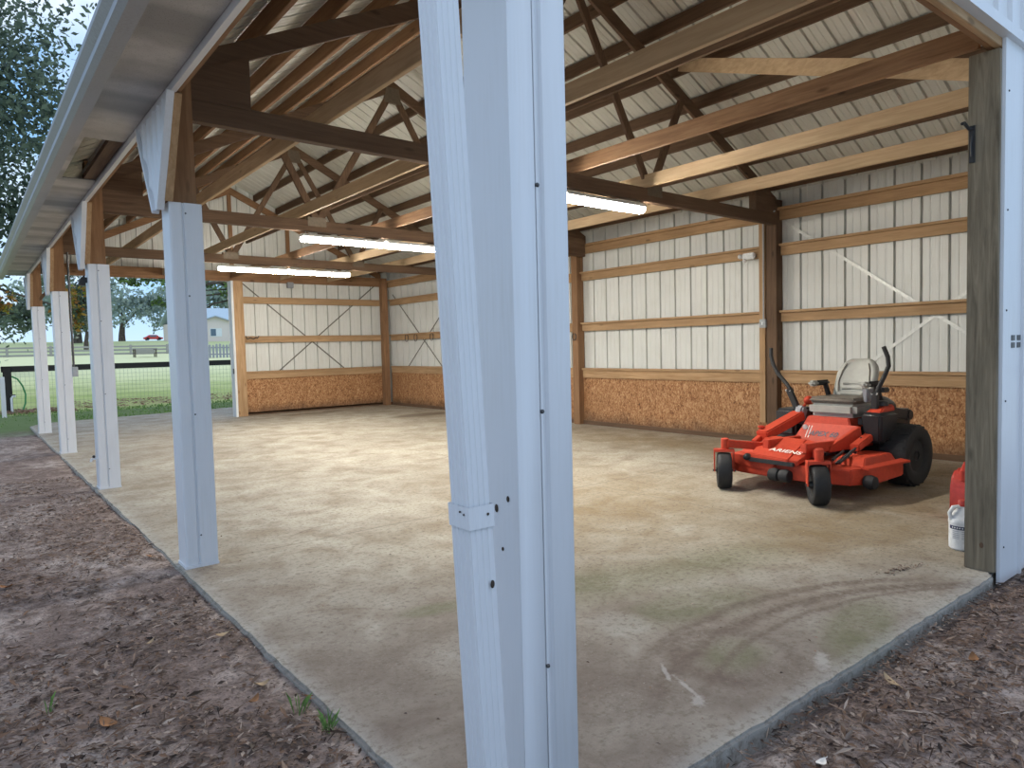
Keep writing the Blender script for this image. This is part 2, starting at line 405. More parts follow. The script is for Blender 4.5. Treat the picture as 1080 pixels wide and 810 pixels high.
def tag(o, label=None, cat=None, group=None, kind=None):
    if label: o['label'] = label
    if cat: o['category'] = cat
    if group: o['group'] = group
    if kind: o['kind'] = kind
    return o
def thing(name, label, cat, loc=(0, 0, 0), rz=0., group=None):
    o = bpy.data.objects.new(name, None); COL.objects.link(o); o.location = loc; o.rotation_euler = (0, 0, rz)
    o.empty_display_size = .1
    return tag(o, label, cat, group)
def struct(o): o['kind'] = 'structure'; return o
def dup(root, loc=None, rz=None, label=None, group=None):
    def cp(o, par):
        c = o.copy(); COL.objects.link(c)
        if par is not None: c.parent = par
        for ch in list(o.children): cp(ch, c)
        return c
    r = cp(root, None)
    if loc is not None: r.location = loc
    if rz is not None: r.rotation_euler = (0, 0, rz)
    if label: r['label'] = label
    if group: r['group'] = group
    return r
ORD = ['first', 'second', 'third', 'fourth', 'fifth', 'sixth', 'seventh', 'eighth', 'ninth', 'tenth']

# ------------------------------------------------------------------ dimensions (metres, lens foot at the origin)
XC, XL, XR = 5.04, 1.2, 9.07          # ridge, left eave post line, inside of right sheet
YN, YB = 1.5, 16.75                   # near gable, back wall sheet
SL = .48
def roof_z(x): return 5.46 - SL*abs(x-XC)
TRY = (5.13, 8.87, 12.63)
SKEW = .024
GZ = -.045                            # earth level

# ------------------------------------------------------------------ ground and slab
rr = random.Random(5)
rim = [(1.09+.30*i/100*0+rr.uniform(-.007, .007), 18.2-16.7*i/180) for i in range(180)]+[(1.10, 1.452)]+[(1.09+8.0*i/110, 1.44+rr.uniform(-.007, .007)+(.035 if i > 51 else 0)) for i in range(1, 110)]
s = MB(); s.prism([(9.25, 1.44), (9.25, 20.4), (1.35, 18.9)]+rim, 'z', -.16, 0)
struct(s.build('floor', 'concrete', bevel=.012, seg=2, origin=(5, 10, 0)))

def ground_h(x, y):
    return GZ + .007*math.sin(x*2.3+y*.9)+.006*math.sin(x*.8-y*2.1+1)+.006*math.sin(3.7*x+4.3*y)+(.022 if x < 1.6 and y > 1.0 else 0)*min(1, max(0, y-1.0))
g = MB(); N = 120
xs = [-14+24.5*(i/N) for i in range(N+1)]; ys = [-4+26.6*(j/N) for j in range(N+1)]
vs = []
for y in ys:
    for x in xs:
        z = ground_h(x, y)
        if 1.12 < x < 9.2 and 1.5 < y < 18: z = -.14
        vs.append((x, y, z))
g.add(vs, [(j*(N+1)+i, j*(N+1)+i+1, (j+1)*(N+1)+i+1, (j+1)*(N+1)+i) for j in range(N) for i in range(N)])
struct(g.build('ground', 'dirt', smooth=True, origin=(0, 0, 0)))

LP = [(20, -.07), (24, -.06), (30, 0), (38, .25), (47, .62), (58, 1.12), (70, 1.68), (80, 2.3), (90, 3.1), (110, 3.7), (200, 4.5), (600, 6)]
def lawn_h(y):
    for (a, za), (b, zb) in zip(LP, LP[1:]):
        if y <= b: return za+(zb-za)*(y-a)/(b-a)
    return 6
g = MB(); vs = []; XX = [-300, -120, -60, -30, -15, -5, 2, 8, 15, 30, 60, 120, 300]
YY = [20.5, 24, 27, 30, 34, 38, 43, 47, 52, 58, 64, 70, 75, 80, 85, 90, 100, 110, 150, 200, 600]
for y in YY:
    for x in XX: vs.append((x, y, lawn_h(y)))
n = len(XX); g.add(vs, [(j*n+i, j*n+i+1, (j+1)*n+i+1, (j+1)*n+i) for j in range(len(YY)-1) for i in range(n-1)])
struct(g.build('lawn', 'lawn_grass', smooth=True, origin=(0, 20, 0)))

# ------------------------------------------------------------------ sheet metal shell
def ribbed(a0, a1, pitch, w, d, minor=True, md=.004):
    """profile along a: list of (a, depth)"""
    pr = [(a0, 0)]; a = a0+pitch*.5
    while a < a1-w:
        pr += [(a-w/2, 0), (a-w*.28, d), (a+w*.28, d), (a+w/2, 0)]
        if minor:
            for k in (1, 2):
                b = a+pitch*k/3
                if b < a1-.03: pr += [(b-.012, 0), (b-.005, md), (b+.005, md), (b+.012, 0)]
        a += pitch
    return pr+[(a1, 0)]

# right wall (lower sheet), outside skin kept 2 mm behind by thickness of the fold
pr = ribbed(1.52, 16.8, .305, .032, .05)
s = MB(); vs = []
for z in (.0, 3.55):
    vs += [(XR+d, p, z) for p, d in pr]
n = len(pr); s.add(vs, [(i, i+1, i+1+n, i+n) for i in range(n-1)])
struct(s.build('wall_right', 'sheet_metal', fix=False, origin=(XR, 9, 0)))

# back wall: full height right of the opening, gable above it
s = MB(); pr = ribbed(1.1, 9.1, .305, .032, .05); vs = []; fs = []
def back_low(x): return 3.14 if x < 4.96 else 0.
seg = []
for i, (p, d) in enumerate(pr): seg.append((p, d))
for (p, d), (q, e_) in zip(seg, seg[1:]):
    k = len(vs); lo = back_low((p+q)/2)
    vs += [(p, YB+d, lo), (q, YB+e_, lo), (q, YB+e_, roof_z(q)-.01), (p, YB+d, roof_z(p)-.01)]; fs.append((k, k+1, k+2, k+3))
s.add(vs, fs); struct(s.build('wall_back', 'sheet_metal', fix=False, origin=(5, YB, 0)))

# near gable: siding above the opening and the closed part to the right of it
s = MB(); pr = ribbed(.95, 9.2, .229, .05, -.022, False); vs = []; fs = []
yo = 1.445
for (p, d), (q, e_) in zip(pr, pr[1:]):
    k = len(vs); lo = 3.25 if (p+q)/2 < 5.27 else -.07
    vs += [(p, yo+d, lo), (q, yo+e_, lo), (q, yo+e_, roof_z(q)-.02), (p, yo+d, roof_z(p)-.02)]; fs.append((k, k+1, k+2, k+3))
s.add(vs, fs); struct(s.build('wall_front', 'white_metal', fix=False, origin=(5, yo, 0)))
# inner face of that wall is only its framing; the corner return of the right wall
# roof sheets
for side, nm in ((-1, 'ceiling'), (1, 'ceiling')):
    pr = ribbed(1.15, 17.05, .229, .034, .028); vs = []
    xe = XC+side*4.33
    for x in (XC, xe): vs += [(x, p, roof_z(x)+d) for p, d in pr]
    n = len(pr); s = MB(); s.add(vs, [(i, i+1, i+1+n, i+n) for i in range(n-1)])
    struct(s.build(nm, 'roof_metal', fix=False, origin=(XC+side*2.2, 9, 4.3)))

# ------------------------------------------------------------------ eave on the open side: header, soffit, fascia
h = thing('eave_header', 'long timber header with white metal trim above the row of posts on the open side', 'beam', (1.15, 9.1, 3.05))
def L(mb, o): mb.v = [tuple(Vector(v)-Vector(o.location)) for v in mb.v]; return mb
s = MB(); s.box(1.112, 1.15, 1.72, 16.6, 3.07, 3.36); L(s, h).build('outer_board', 'lumber_y', h, .003)
s = MB(); s.prism([(1.085, 3.06), (1.118, 3.06), (1.118, 3.066), (1.105, 3.066), (1.105, 3.104), (1.085, 3.104)], 'y', 1.5, 16.8); L(s, h).build('metal_trim', 'white_metal', h)
s = MB(); s.box(1.096, 1.110, 1.5, 16.8, 3.107, 3.40); L(s, h).build('siding_strip', 'white_metal', h)
s = MB()
s.box(.765, 1.085, 1.2, 6.12, 3.107, 3.115); s.box(.765, 1.085, 7.58, 16.85, 3.107, 3.115); s.box(.765, .815, 6.12, 7.58, 3.107, 3.115)
struct(s.build('soffit', 'soffit_vinyl'))
s = MB(); s.box(.742, .765, 1.2, 16.9, 3.09, 3.395); struct(s.build('fascia', 'gutter_metal', bevel=.003))
s = MB(); s.box(.985, 1.08, 6.05, 7.65, 3.118, 3.16); tag(s.build('nailing_shade_strip', 'old_lumber_y'), 'dark wood nailing strip, widened to darken the hole of the missing soffit panel', 'board')  # wood strip made wider so the dark plank stands in for shade

# gutter, one trough with hangers
g = thing('gutter', 'long grey metal rain gutter along the eave above the open side', 'gutter', (.68, 9, 3.02))
prof = [(.742, 3.165), (.742, 3.03), (.667, 3.03), (.639, 3.055), (.639, 3.09), (.607, 3.125), (.607, 3.155), (.622, 3.155)]
inner = [(x+.004 if x < .69 else x-.004, z+.005) for x, z in prof[::-1]]
s = MB(); s.prism(prof+inner, 'y', 1.15, 16.95); L(s, g).build('trough', 'gutter_metal', g)
for y in (1.15, 16.945):
    s = MB(); s.prism([(.742, 3.165), (.742, 3.03), (.667, 3.03), (.639, 3.055), (.639, 3.09), (.607, 3.125), (.607, 3.155)], 'y', y, y+.006)
    L(s, g).build('end_cap', 'gutter_metal', g)
for i in range(7):
    y = 3.0+i*2.2
    s = MB(); s.beam((.612, y, 3.152), (.752, y, 3.152), .03, .004); L(s, g).build('hanger', 'gutter_metal', g)
s = MB(); s.tube([(.60, 3.86, 3.32), (.64, 3.9, 3.24), (.66, 3.95, 3.09), (.665, 4.0, 3.085), (.667, 4.05, 3.07)], .006, 6)
tag(s.build('twig', 'bark', smooth=True), 'thin dark twig hooked over the gutter lip', 'twig')

# ------------------------------------------------------------------ posts of the open side
def wrap_poly(x0, x1, y0, y1, gx):   # square tube outline with a folded seam on the -Y face
    return [(x0, y0+.004), (x0+.012, y0), (gx-.010, y0), (gx-.004, y0+.010), (gx+.004, y0+.010), (gx+.008, y0-.004), (x1, y0-.004), (x1, y1), (x0, y1)]
def make_post(label):
    t = thing('post', label, 'post', (0, 0, 0), 0, 'wrapped posts along the open side')
    s = MB(); s.prism(wrap_poly(0, .205, 0, .205, .085), 'z', 0.004, 2.47); s.build('metal_wrap', 'white_metal', t)
    s = MB(); s.box(.026, .18, .02, .19, 2.47, 3.58); s.build('timber', 'lumber_z', t, .004)
    for z in (.22, 1.05, 1.85, 2.40):
        s = MB(); s.lathe([(.006, .004), (.006, -.003), (.003, -.006)], (.10, -.003, z), 'y', 8); s.build('screw', 'dark_steel', t)
    s = MB(); s.box(-.006, .21, -.006, .21, 0, .02); s.build('base_trim', 'white_metal', t)
    return t
PY = (5.03, 8.77, 12.53, 16.30)
PL = ('white metal wrapped post nearest the corner post, in shade, with bare timber top',
      'white metal wrapped post second from the corner post, with small black floodlight on it',
      'white metal wrapped post third from the corner post, with dark conduit on its side',
      'white metal wrapped post at the far end of the row, farthest from the corner post')
p0 = make_post(PL[0]); p0.location = (1.13, PY[0], 0)
for y, l in zip(PY[1:], PL[1:]): dup(p0, (1.13, y, 0), label=l)

def make_gusset(label):
    t = thing('post_gusset', label, 'gusset', (0, 0, 0), 0, 'tapered siding panels over the posts')
    # siding: trapezoid in the YZ plane, ribs upright
    def half(z): return .07+(.48-.07)*(z-2.43)/(3.065-2.43)
    s = MB(); rows = 14
    vs = []; fs = []
    cols = [-.46+.92*i/32 for i in range(33)]
    for i, y in enumerate(cols):
        ph = (y+.46) % .153
        x = -.014 if ph < .035 else 0
        zl = max(2.43, 2.43+(abs(y)-.07)/(.48-.07)*(3.065-2.43)) if abs(y) > .07 else 2.43
        vs += [(x-.0, y, zl), (x, y, 3.07), (x+.008, y, zl), (x+.008, y, 3.07)]
    for i in range(32):
        a = i*4; b = a+4
        fs += [(a, b, b+1, a+1), (a+2, a+3, b+3, b+2), (a, a+2, b+2, b)]
    s.add(vs, fs); s.build('siding', 'white_metal', t)
    for sg in (-1, 1):
        s = MB(); s.beam((-.004, sg*.065, 2.42), (-.004, sg*.485, 3.07), .045, .03, (0, 1, 0)); s.build('edge_trim', 'white_metal', t, .002)
        s = MB(); s.beam((.040, sg*.105, 2.475), (.040, sg*.468, 3.066), .05, .035, (0, 1, 0)); s.build('brace_board', 'girt_lumber_z', t, .003)
    return t
GL = ('tapered white siding panel above the post nearest the corner post', 'tapered white siding panel above the second post from the corner',
      'tapered white siding panel above the third post, the one with conduit', 'tapered white siding panel above the farthest post of the row')
g0 = make_gusset(GL[0]); g0.location = (1.088, PY[0]+.1, 0)
for y, l in zip(PY[1:], GL[1:]): dup(g0, (1.088, y+.1, 0), label=l)

# corner post with folded trims
t = thing('corner_post', 'big white metal clad corner post in the foreground with screws down its seam', 'post', (1.2, 1.5, 0))
s = MB(); s.box(.02, .19, .02, .19, 0, 3.5); s.build('timber', 'lumber_z', t)
s = MB(); s.prism([(0, .21), (0, 0), (.087, 0), (.089, .003), (.089, .014), (.014, .014), (.014, .21)], 'z', GZ-.03, 3.4); s.build('corner_trim', 'white_metal', t, .0015, 1)
s = MB(); s.prism([(.0925, .016), (.0925, .001), (.100, .000), (.1015, .016), (.121, .016), (.124, .002), (.212, .002), (.214, .006), (.214, .21), (.200, .21), (.200, .03), (.0925, .03)], 'z', GZ-.03, 3.4); s.build('jamb_trim', 'white_metal', t, .0012, 1)
s = MB(); s.prism([(.003, .21), (.003, .16), (.2, .16), (.2, .21)], 'z', GZ-.03, 3.4); s.build('back_trim', 'white_metal', t)
for z in (.52, 1.265, 1.905, 2.6):
    s = MB(); s.lathe([(.0065, .006), (.0065, -.002), (.0035, -.006)], (.0965, .001, z), 'y', 10); s.build('screw', 'dark_steel', t)
for y, z, r in ((.045, 1.02, .006), (.10, .985, .008), (.075, .87, .004)):
    s = MB(); s.ball((-.002, y, z), (.003, r, r*1.5), 8, 6); s.build('mud_spot', 'mud', t)

# downspout: corrugated rectangular pipe that leans towards the post at its foot
def ds_outline(w, d, c=.0026):
    pts = []
    def side(a, b, nrm):
        n_ = 4
        for i in range(n_):
            for f_, o_ in ((.10, 0), (.52, 0), (.62, -c), (.94, -c)):
                tt = (i+f_)/n_; pts.append((a[0]+(b[0]-a[0])*tt+nrm[0]*o_, a[1]+(b[1]-a[1])*tt+nrm[1]*o_))
    side((0, d), (0, 0), (-1, 0)); side((0, 0), (w, 0), (0, -1)); side((w, 0), (w, d), (1, 0)); side((w, d), (0, d), (0, 1))
    return pts
d = thing('downspout', 'white corrugated downspout leaning beside the corner post in the foreground', 'downspout', (1.04, 1.44, GZ))
def dx(z): return 1.043-.0436*z
def loft(path, outl):
    s = MB(); n_ = len(outl); vs = []
    for (x, y, z) in path: vs += [(x+a, y+b, z) for a, b in outl]
    s.add(vs, [(i*n_+k, i*n_+(k+1) % n_, (i+1)*n_+(k+1) % n_, (i+1)*n_+k) for i in range(len(path)-1) for k in range(n_)]); return s
s = loft([(dx(1.0), 1.45, 1.0), (dx(2.78), 1.45, 2.78), (dx(2.86)-.02, 1.45, 2.86), (.72, 1.46, 3.02), (.69, 1.46, 3.11)], ds_outline(.068, .082)); L(s, d).build('upper_pipe', 'white_metal', d)
s = loft([(dx(GZ)-.003, 1.447, GZ-.02), (dx(1.04)-.003, 1.447, 1.04)], ds_outline(.074, .088)); L(s, d).build('lower_pipe', 'white_metal', d)
s = loft([(dx(.985)-.007, 1.443, .985), (dx(1.045)-.007, 1.443, 1.045)], ds_outline(.082, .096, .0008)); L(s, d).build('joint_band', 'white_metal', d)
for a, b in (((1.062, 1.444, .832), (.007, .003, .011)), ((.988, 1.478, 1.03), (.002, .004, .003)), ((.989, 1.462, 1.025), (.002, .003, .003)), ((1.052, 1.442, 1.02), (.004, .002, .004))):
    s = MB(); s.ball(a, b, 8, 6); L(s, d).build('mud_spot', 'mud', d)

# ------------------------------------------------------------------ right jamb of the gable opening
t = thing('jamb_post', 'weathered grey wood post at the right edge of the gable opening', 'post', (4.95, 1.54, 0))
s = MB(); s.box(4.875, 5.03, 1.46, 1.625, 0, 3.14); L(s, t).build('timber', 'grey_lumber_z', t, .004)
s = MB(); s.ball((4.874, 1.53, .16), (.003, .012, .018), 10, 6); L(s, t).build('knot', 'old_lumber_z', t)
s = MB()
s.tube([(4.87, 1.60, 2.70), (4.84, 1.61, 2.70), (4.80, 1.62, 2.73), (4.77, 1.62, 2.72)], .010, 8)
s.tube([(4.87, 1.60, 2.66), (4.85, 1.60, 2.60), (4.86, 1.60, 2.54)], .006, 8); s.box(4.865, 4.876, 1.585, 1.615, 2.50, 2.72)
tag(s.build('wall_hook', 'black_metal', smooth=True), 'small black metal hook near the top of the grey jamb post', 'hook')
t = thing('jamb_trim_panel', 'flat pale blue-white metal trim with four black squares beside the grey jamb post', 'trim', (5.1, 1.45, GZ))
s = MB(); s.prism([(4.905, 1.452), (4.907, 1.440), (5.225, 1.440), (5.232, 1.424), (5.25, 1.424), (5.262, 1.446), (5.262, 1.46), (4.905, 1.46)], 'z', GZ-.03, 3.22); L(s, t).build('trim_sheet', 'white_metal', t)
for i in (0, 1):
    for j in (0, 1):
        s = MB(); x = 5.055+i*.105; z = 1.372+j*.045; s.box(x, x+.058, 1.436, 1.4405, z, z+.033); L(s, t).build('black_square', 'black_plastic', t)
for z in (.15, 1.05, 1.60, 2.2, 2.9):
    s = MB(); s.lathe([(.006, .002), (.006, -.004), (.003, -.006)], (4.96, 1.440, z), 'y', 8); L(s, t).build('screw', 'dark_steel', t)
s = MB(); s.tube([(5.30, 1.415, 1.22), (5.30, 1.395, 1.22)], .012, 10); s.box(5.285, 5.42, 1.385, 1.40, 1.20, 1.25); tag(s.build('latch', 'white_plastic', bevel=.003), 'small white latch on the siding right of the trim with black squares', 'latch')

# gable header (beam across the opening)
t = thing('gable_header', 'timber header with white metal edge above the gable opening', 'beam', (5, 1.55, 3.14))
s = MB(); s.box(1.42, 8.95, 1.462, 1.50, 3.15, 3.42); L(s, t).build('outer_board', 'girt_lumber_x', t, .003)
s = MB(); s.box(1.42, 8.95, 1.505, 1.54, 3.16, 3.42); L(s, t).build('inner_board', 'lumber_x', t, .003)
s = MB(); s.prism([(1.405, 3.20), (1.47, 3.20), (1.47, 3.21), (1.415, 3.21), (1.415, 3.262), (1.405, 3.262)], 'x', 1.0, 5.262); L(s, t).build('metal_trim', 'white_metal', t)

# ------------------------------------------------------------------ trusses
def make_truss(label):
    t = thing('roof_truss', label, 'truss', (0, 0, 0), SKEW, 'timber roof trusses')
    hw = 3.84
    s = MB(); s.box(-hw-.02, hw+.02, -.04, .04, 3.05, 3.20); s.build('bottom_chord', 'old_lumber_x', t, .003)
    for sg in (-1, 1):
        za = lambda a: 5.14-SL*a
        s = MB(); s.prism([(0, za(0)), (sg*3.9, za(3.9)), (sg*3.9, za(3.9)+.15), (0, za(0)+.16)], 'y', -.02, .02)
        s.build('top_chord', 'old_lumber_x', t, .003)
        s = MB(); s.beam((sg*1.2, .0, 3.17), (sg*.03, 0, 5.12), .04, .09, (1, 0, 0)); s.build('web', 'old_lumber_z', t, .002)
        s = MB(); s.beam((sg*1.2, .0, 3.17), (sg*1.80, 0, 4.33), .04, .09, (1, 0, 0)); s.build('web', 'old_lumber_z', t, .002)
        # solid heel block between the chords
        s = MB(); s.prism([(sg*hw, 3.19), (sg*3.32, 3.19), (sg*3.32, 3.56), (sg*hw, 3.32)], 'y', -.05, .05); s.build('heel_block', 'old_lumber_x', t)
        s = MB(); s.prism([(sg*1.1, 3.12), (sg*1.36, 3.12), (sg*1.36, 3.24), (sg*1.1, 3.24)], 'y', -.043, .043); s.build('nail_plate', 'nail_plate', t)
    s = MB(); s.prism([(-.14, 4.98), (.14, 4.98), (.1, 5.2), (-.1, 5.2)], 'y', -.023, .023); s.build('nail_plate', 'nail_plate', t)
    return t
TL = ('nearest dark timber roof truss, landing on the post closest to the corner post',
      'middle timber roof truss, landing on the second post from the corner',
      'far timber roof truss, landing on the third post of the row')
t0 = make_truss(TL[0]); t0.location = (XC, TRY[0]+.1, 0)
for y, l in zip(TRY[1:], TL[1:]): dup(t0, (XC, y+.1, 0), label=l)

# framing on the back gable
t = thing('gable_truss', 'timber truss framing against the back gable, with upright studs above the header', 'truss', (XC, 16.66, 3.14))
for z0, z1, nm in ((3.14, 3.37, 'header_board'), (3.58, 3.74, 'cross_board')):
    s = MB(); s.box(1.36, 9.0, 16.64, 16.70, z0, z1); L(s, t).build(nm, 'lumber_x', t, .003)
for x in (2.4, 3.7, 5.04, 6.38, 7.7):
    s = MB(); s.box(x-.045, x+.045, 16.70, 16.735, 3.37, roof_z(x)-.2); L(s, t).build('stud', 'lumber_z', t, .003)
for sg in (-1, 1):
    s = MB(); s.prism([(XC, 5.14), (XC+sg*3.8, 5.14-SL*3.8), (XC+sg*3.8, 5.29-SL*3.8), (XC, 5.30)], 'y', 16.655, 16.70); L(s, t).build('top_chord', 'lumber_x', t)

# purlins
PX = (.57, 1.09, 1.61, 2.12, 2.65, 3.20, 3.75, 4.18)
for sg, side in ((1, 'right'), (-1, 'left')):
    for i, a in enumerate(PX):
        x = XC+sg*a; zb = 5.30-SL*a
        if i == 0: 
            s = MB(); s.box(-.02, .02, 1.48, 16.7, 0, .145)
            base = s.build('roof_purlin', 'lumber_y' if sg < 0 else 'old_lumber_y', bevel=.003, origin=(0, 0, 0)); o = base
        else: o = base.copy(); COL.objects.link(o)
        o.location = (x, 0, zb-.005); o.rotation_euler = (0, 0, 0)
        where = 'beside the ridge' if i == 0 else ('at the eave' if i == 7 else ORD[i]+' down from the ridge')
        tag(o, f'brown timber purlin on the {side} roof slope, {where}', 'purlin', 'roof purlins')
# boards lying lengthwise on the bottom chords
LBX = (2.30, 3.55, 4.98, 6.13, 7.33)
LBL = ('first from the open side', 'second from the open side', 'under the ridge', 'second from the wall behind the mower', 'nearest the wall behind the mower')
base = None
for x, l in zip(LBX, LBL):
    if base is None:
        s = MB(); s.box(-.02, .02, 1.6, 16.6, 3.205, 3.345); base = o = s.build('brace_board', 'pale_lumber_y', bevel=.003, origin=(0, 0, 0))
    else: o = base.copy(); COL.objects.link(o)
    o.location = (x, 0, 0)
    if l.startswith('under'): o.data = base.data.copy(); o.data.materials[0] = MATS['lumber_y']
    tag(o, f'long brace board lying on the truss bottom chords, {l}', 'board', 'lengthwise brace boards')
base = None
for x, l in ((5.36, 'right'),):
    if base is None:
        s = MB(); s.box(-.02, .02, 1.6, 16.6, 4.02, 4.16); base = o = s.build('web_brace', 'old_lumber_y', bevel=.003, origin=(0, 0, 0))
    else: o = base.copy(); COL.objects.link(o)
    o.location = (x, 0, 0); tag(o, f'long dark board fixed across the truss webs on the {l} of the ridge', 'board', 'web brace boards')
# slanting brace boards near the gable
s = MB(); s.beam((6.60, 5.10, 4.62), (5.42, 1.68, 3.20), .04, .14); tag(s.build('slant_brace', 'pale_lumber_y', bevel=.003), 'pale slanting brace board from the nearest truss down to the gable jamb', 'board')

# eave plate on right wall
s = MB(); s.box(8.99, 9.03, 1.6, 16.7, 3.12, 3.25); s.box(8.93, 9.03, 1.6, 16.7, 3.25, 3.29); tag(s.build('wall_plate', 'girt_lumber_y', bevel=.003), 'long timber plate along the top of the right wall', 'beam')

# ------------------------------------------------------------------ right wall framing
RPY = (5.37, 9.33, 13.0)
WPL = ('brown timber post on the right wall just behind the mower', 'brown timber post on the right wall, just right of the corner post as seen',
       'brown timber post on the right wall, second from the back corner')
base = None
for y, l in zip(RPY, WPL):
    if base is None:
        s = MB(); s.box(-.08, .08, -.08, .08, 0, 3.4); base = o = s.build('wall_post', 'old_lumber_z', bevel=.005, origin=(0, 0, 0))
    else:
        o = base.copy(); COL.objects.link(o)
        if y > 9: 
            o.data = base.data.copy(); o.data.materials[0] = MATS['lumber_z']
    o.location = (8.98, y, 0); tag(o, l, 'post', 'posts of the right wall')
s = MB(); s.box(8.78, 8.94, 16.5, 16.66, 0, 3.3); tag(s.build('wall_post', 'lumber_z', bevel=.005), 'brown timber post in the far back corner of the barn', 'post')
s = MB(); s.box(4.985, 5.21, 16.54, 16.70, 0, 3.14)
t = thing('door_jamb', 'brown timber jamb between the back opening and the back wall', 'post', (5.1, 16.6, 0))
L(s, t).build('timber', 'girt_lumber_z', t, .005)
s = MB(); s.box(4.935, 4.985, 16.52, 16.78, 0, 3.14); L(s, t).build('metal_edge', 'white_metal', t)
s = MB(); s.box(4.92, 4.94, 16.55, 16.59, 1.0, 1.12); L(s, t).build('latch', 'black_metal', t)

def girt(name, a, b, z, axis, label, deep=True):
    t = thing(name, label, 'girt', ((9.02, (a+b)/2, z) if axis == 'y' else ((a+b)/2, 16.68, z)), 0, 'horizontal wall girts')
    ln = (b-a)/2
    if axis == 'y':
        s = MB(); s.box(-.025, .02, -ln, ln, 0, .125); s.build('face_board', 'girt_lumber_y', t, .003)
        s = MB(); s.box(-.07, .035, -ln, ln, .126, .158); s.build('ledge_board', 'girt_lumber_y', t, .002)
    else:
        s = MB(); s.box(-ln, ln, -.025, .03, 0, .125); s.build('face_board', 'girt_lumber_x', t, .003)
        s = MB(); s.box(-ln, ln, -.05, .04, .126, .155); s.build('ledge_board', 'girt_lumber_x', t, .002)
BAYS = [(1.64, 5.28, 'behind the mower'), (5.46, 9.24, 'between the two visible posts'), (9.42, 12.91, 'in the hidden bay'), (13.09, 16.5, 'in the back corner bay')]
for a, b, w in BAYS:
    for z, hgt in ((2.635, 'upper'), (1.715, 'middle')):
        girt('wall_girt', a, b, z, 'y', f'{hgt} timber girt on the right wall, {w}')
    t = thing('panel_cap', f'timber cap rail above the strand board, right wall, {w}', 'rail', (9.02, (a+b)/2, .86), 0, 'cap rails over the strand board')
    ln = (b-a)/2
    s = MB(); s.box(-.03, .02, -ln, ln, 0, .14); s.build('face_board', 'girt_lumber_y', t, .003)
    s = MB(); s.box(-.055, .03, -ln, ln, .142, .18); s.build('cap_board', 'girt_lumber_y', t, .003)
    s = MB(); s.box(9.02, 9.035, a-.06, b+.06, .035, .86); tag(s.build('strand_board', 'strand_board'), f'orange-brown strand board low on the right wall, {w}', 'panel', 'strand board wall lining')
for z, hgt in ((2.635, 'upper'), (1.715, 'middle')):
    girt('wall_girt', 5.22, 8.78, z, 'x', f'{hgt} timber girt on the back wall')
t = thing('panel_cap', 'timber cap rail on top of the strand board on the back wall', 'rail', (7.0, 16.68, .86), 0, 'cap rails over the strand board')
s = MB(); s.box(-1.78, 1.78, -.03, .02, 0, .14); s.build('face_board', 'girt_lumber_x', t, .003)
s = MB(); s.box(-1.78, 1.78, -.055, .03, .142, .18); s.build('cap_board', 'girt_lumber_x', t, .003)
s = MB(); s.box(5.2, 8.8, 16.69, 16.705, .035, .86); tag(s.build('strand_board', 'strand_board'), 'orange-brown strand board panel low on the back wall', 'panel', 'strand board wall lining')
s = MB(); s.box(9.0, 9.05, 1.6, 16.7, 0, .07); struct(s.build('baseboard_right', 'old_lumber_y'))
s = MB(); s.box(5.2, 9.0, 16.69, 16.74, 0, .07); struct(s.build('baseboard_back', 'old_lumber_x'))

# diagonal bracing
def strap(a, b, label, mat, w, th, group, nm):
    s = MB(); nrm = (1, 0, 0) if abs(a[0]-b[0]) < .01 else (0, 1, 0)
    s.beam(a, b, w, th, nrm); tag(s.build(nm, mat), label, 'brace', group)
strap((9.058, 5.29, 3.12), (9.058, 2.2, .9), 'white flat strap brace falling from left to right on the wall behind the mower', 'strap_metal', .04, .003, 'white strap braces', 'strap_brace')
strap((9.062, 1.7, 2.95), (9.062, 4.5, .84), 'white flat strap brace rising from left to right on the wall behind the mower', 'strap_metal', .04, .003, 'white strap braces', 'strap_brace')
strap((9.058, 16.45, 2.93), (9.058, 13.9, .86), 'dark thin brace falling away from the back corner on the right wall', 'cable_steel', .03, .003, 'dark thin braces', 'cable_brace')
strap((9.062, 13.2, 2.98), (9.062, 15.95, .86), 'dark thin brace rising from the back corner side on the right wall', 'cable_steel', .03, .003, 'dark thin braces', 'cable_brace')
strap((5.2, 16.735, 3.16), (7.9, 16.735, .9), 'dark thin brace falling from left to right on the back wall', 'cable_steel', .03, .003, 'dark thin braces', 'cable_brace')
strap((8.7, 16.74, 3.18), (5.9, 16.74, .9), 'dark thin brace rising from left to right on the back wall', 'cable_steel', .03, .003, 'dark thin braces', 'cable_brace')

# ------------------------------------------------------------------ shop lights
def make_light(label):
    t = thing('shop_light', label, 'light', (0, 0, 0), SKEW, 'lit strip lights under the trusses')
    s = MB(); s.prism([(-.07, 2.975), (-.055, 3.005), (-.03, 3.02), (.03, 3.02), (.055, 3.005), (.07, 2.975)], 'x', -.61, .61); s.build('housing', 'fixture_enamel', t)
    s = MB(); s.prism([(-.066, 2.974), (-.060, 2.935), (-.03, 2.915), (.03, 2.915), (.060, 2.935), (.066, 2.974)], 'x', -.60, .60); s.build('diffuser', 'lamp_glow', t)
    for x in (-.55, .55):
        s = MB(); s.tube([(x, -.012, 3.02), (x, -.012, 3.05), (x, 0, 3.06), (x, .012, 3.05), (x, .012, 3.02)], .004, 6); s.build('hook', 'steel_grey', t)
    return t
base = None
for ty, w in zip(TRY, ('nearest', 'middle', 'far')):
    for x, side in ((4.21, 'open-side half'), (5.47, 'wall-side half')):
        lab = f'glowing white strip light under the {w} truss, {side}'
        y = ty+.1+SKEW*(x-XC)
        if base is None: base = make_light(lab); base.location = (x, y, 0)
        else: dup(base, (x, y, 0), label=lab)

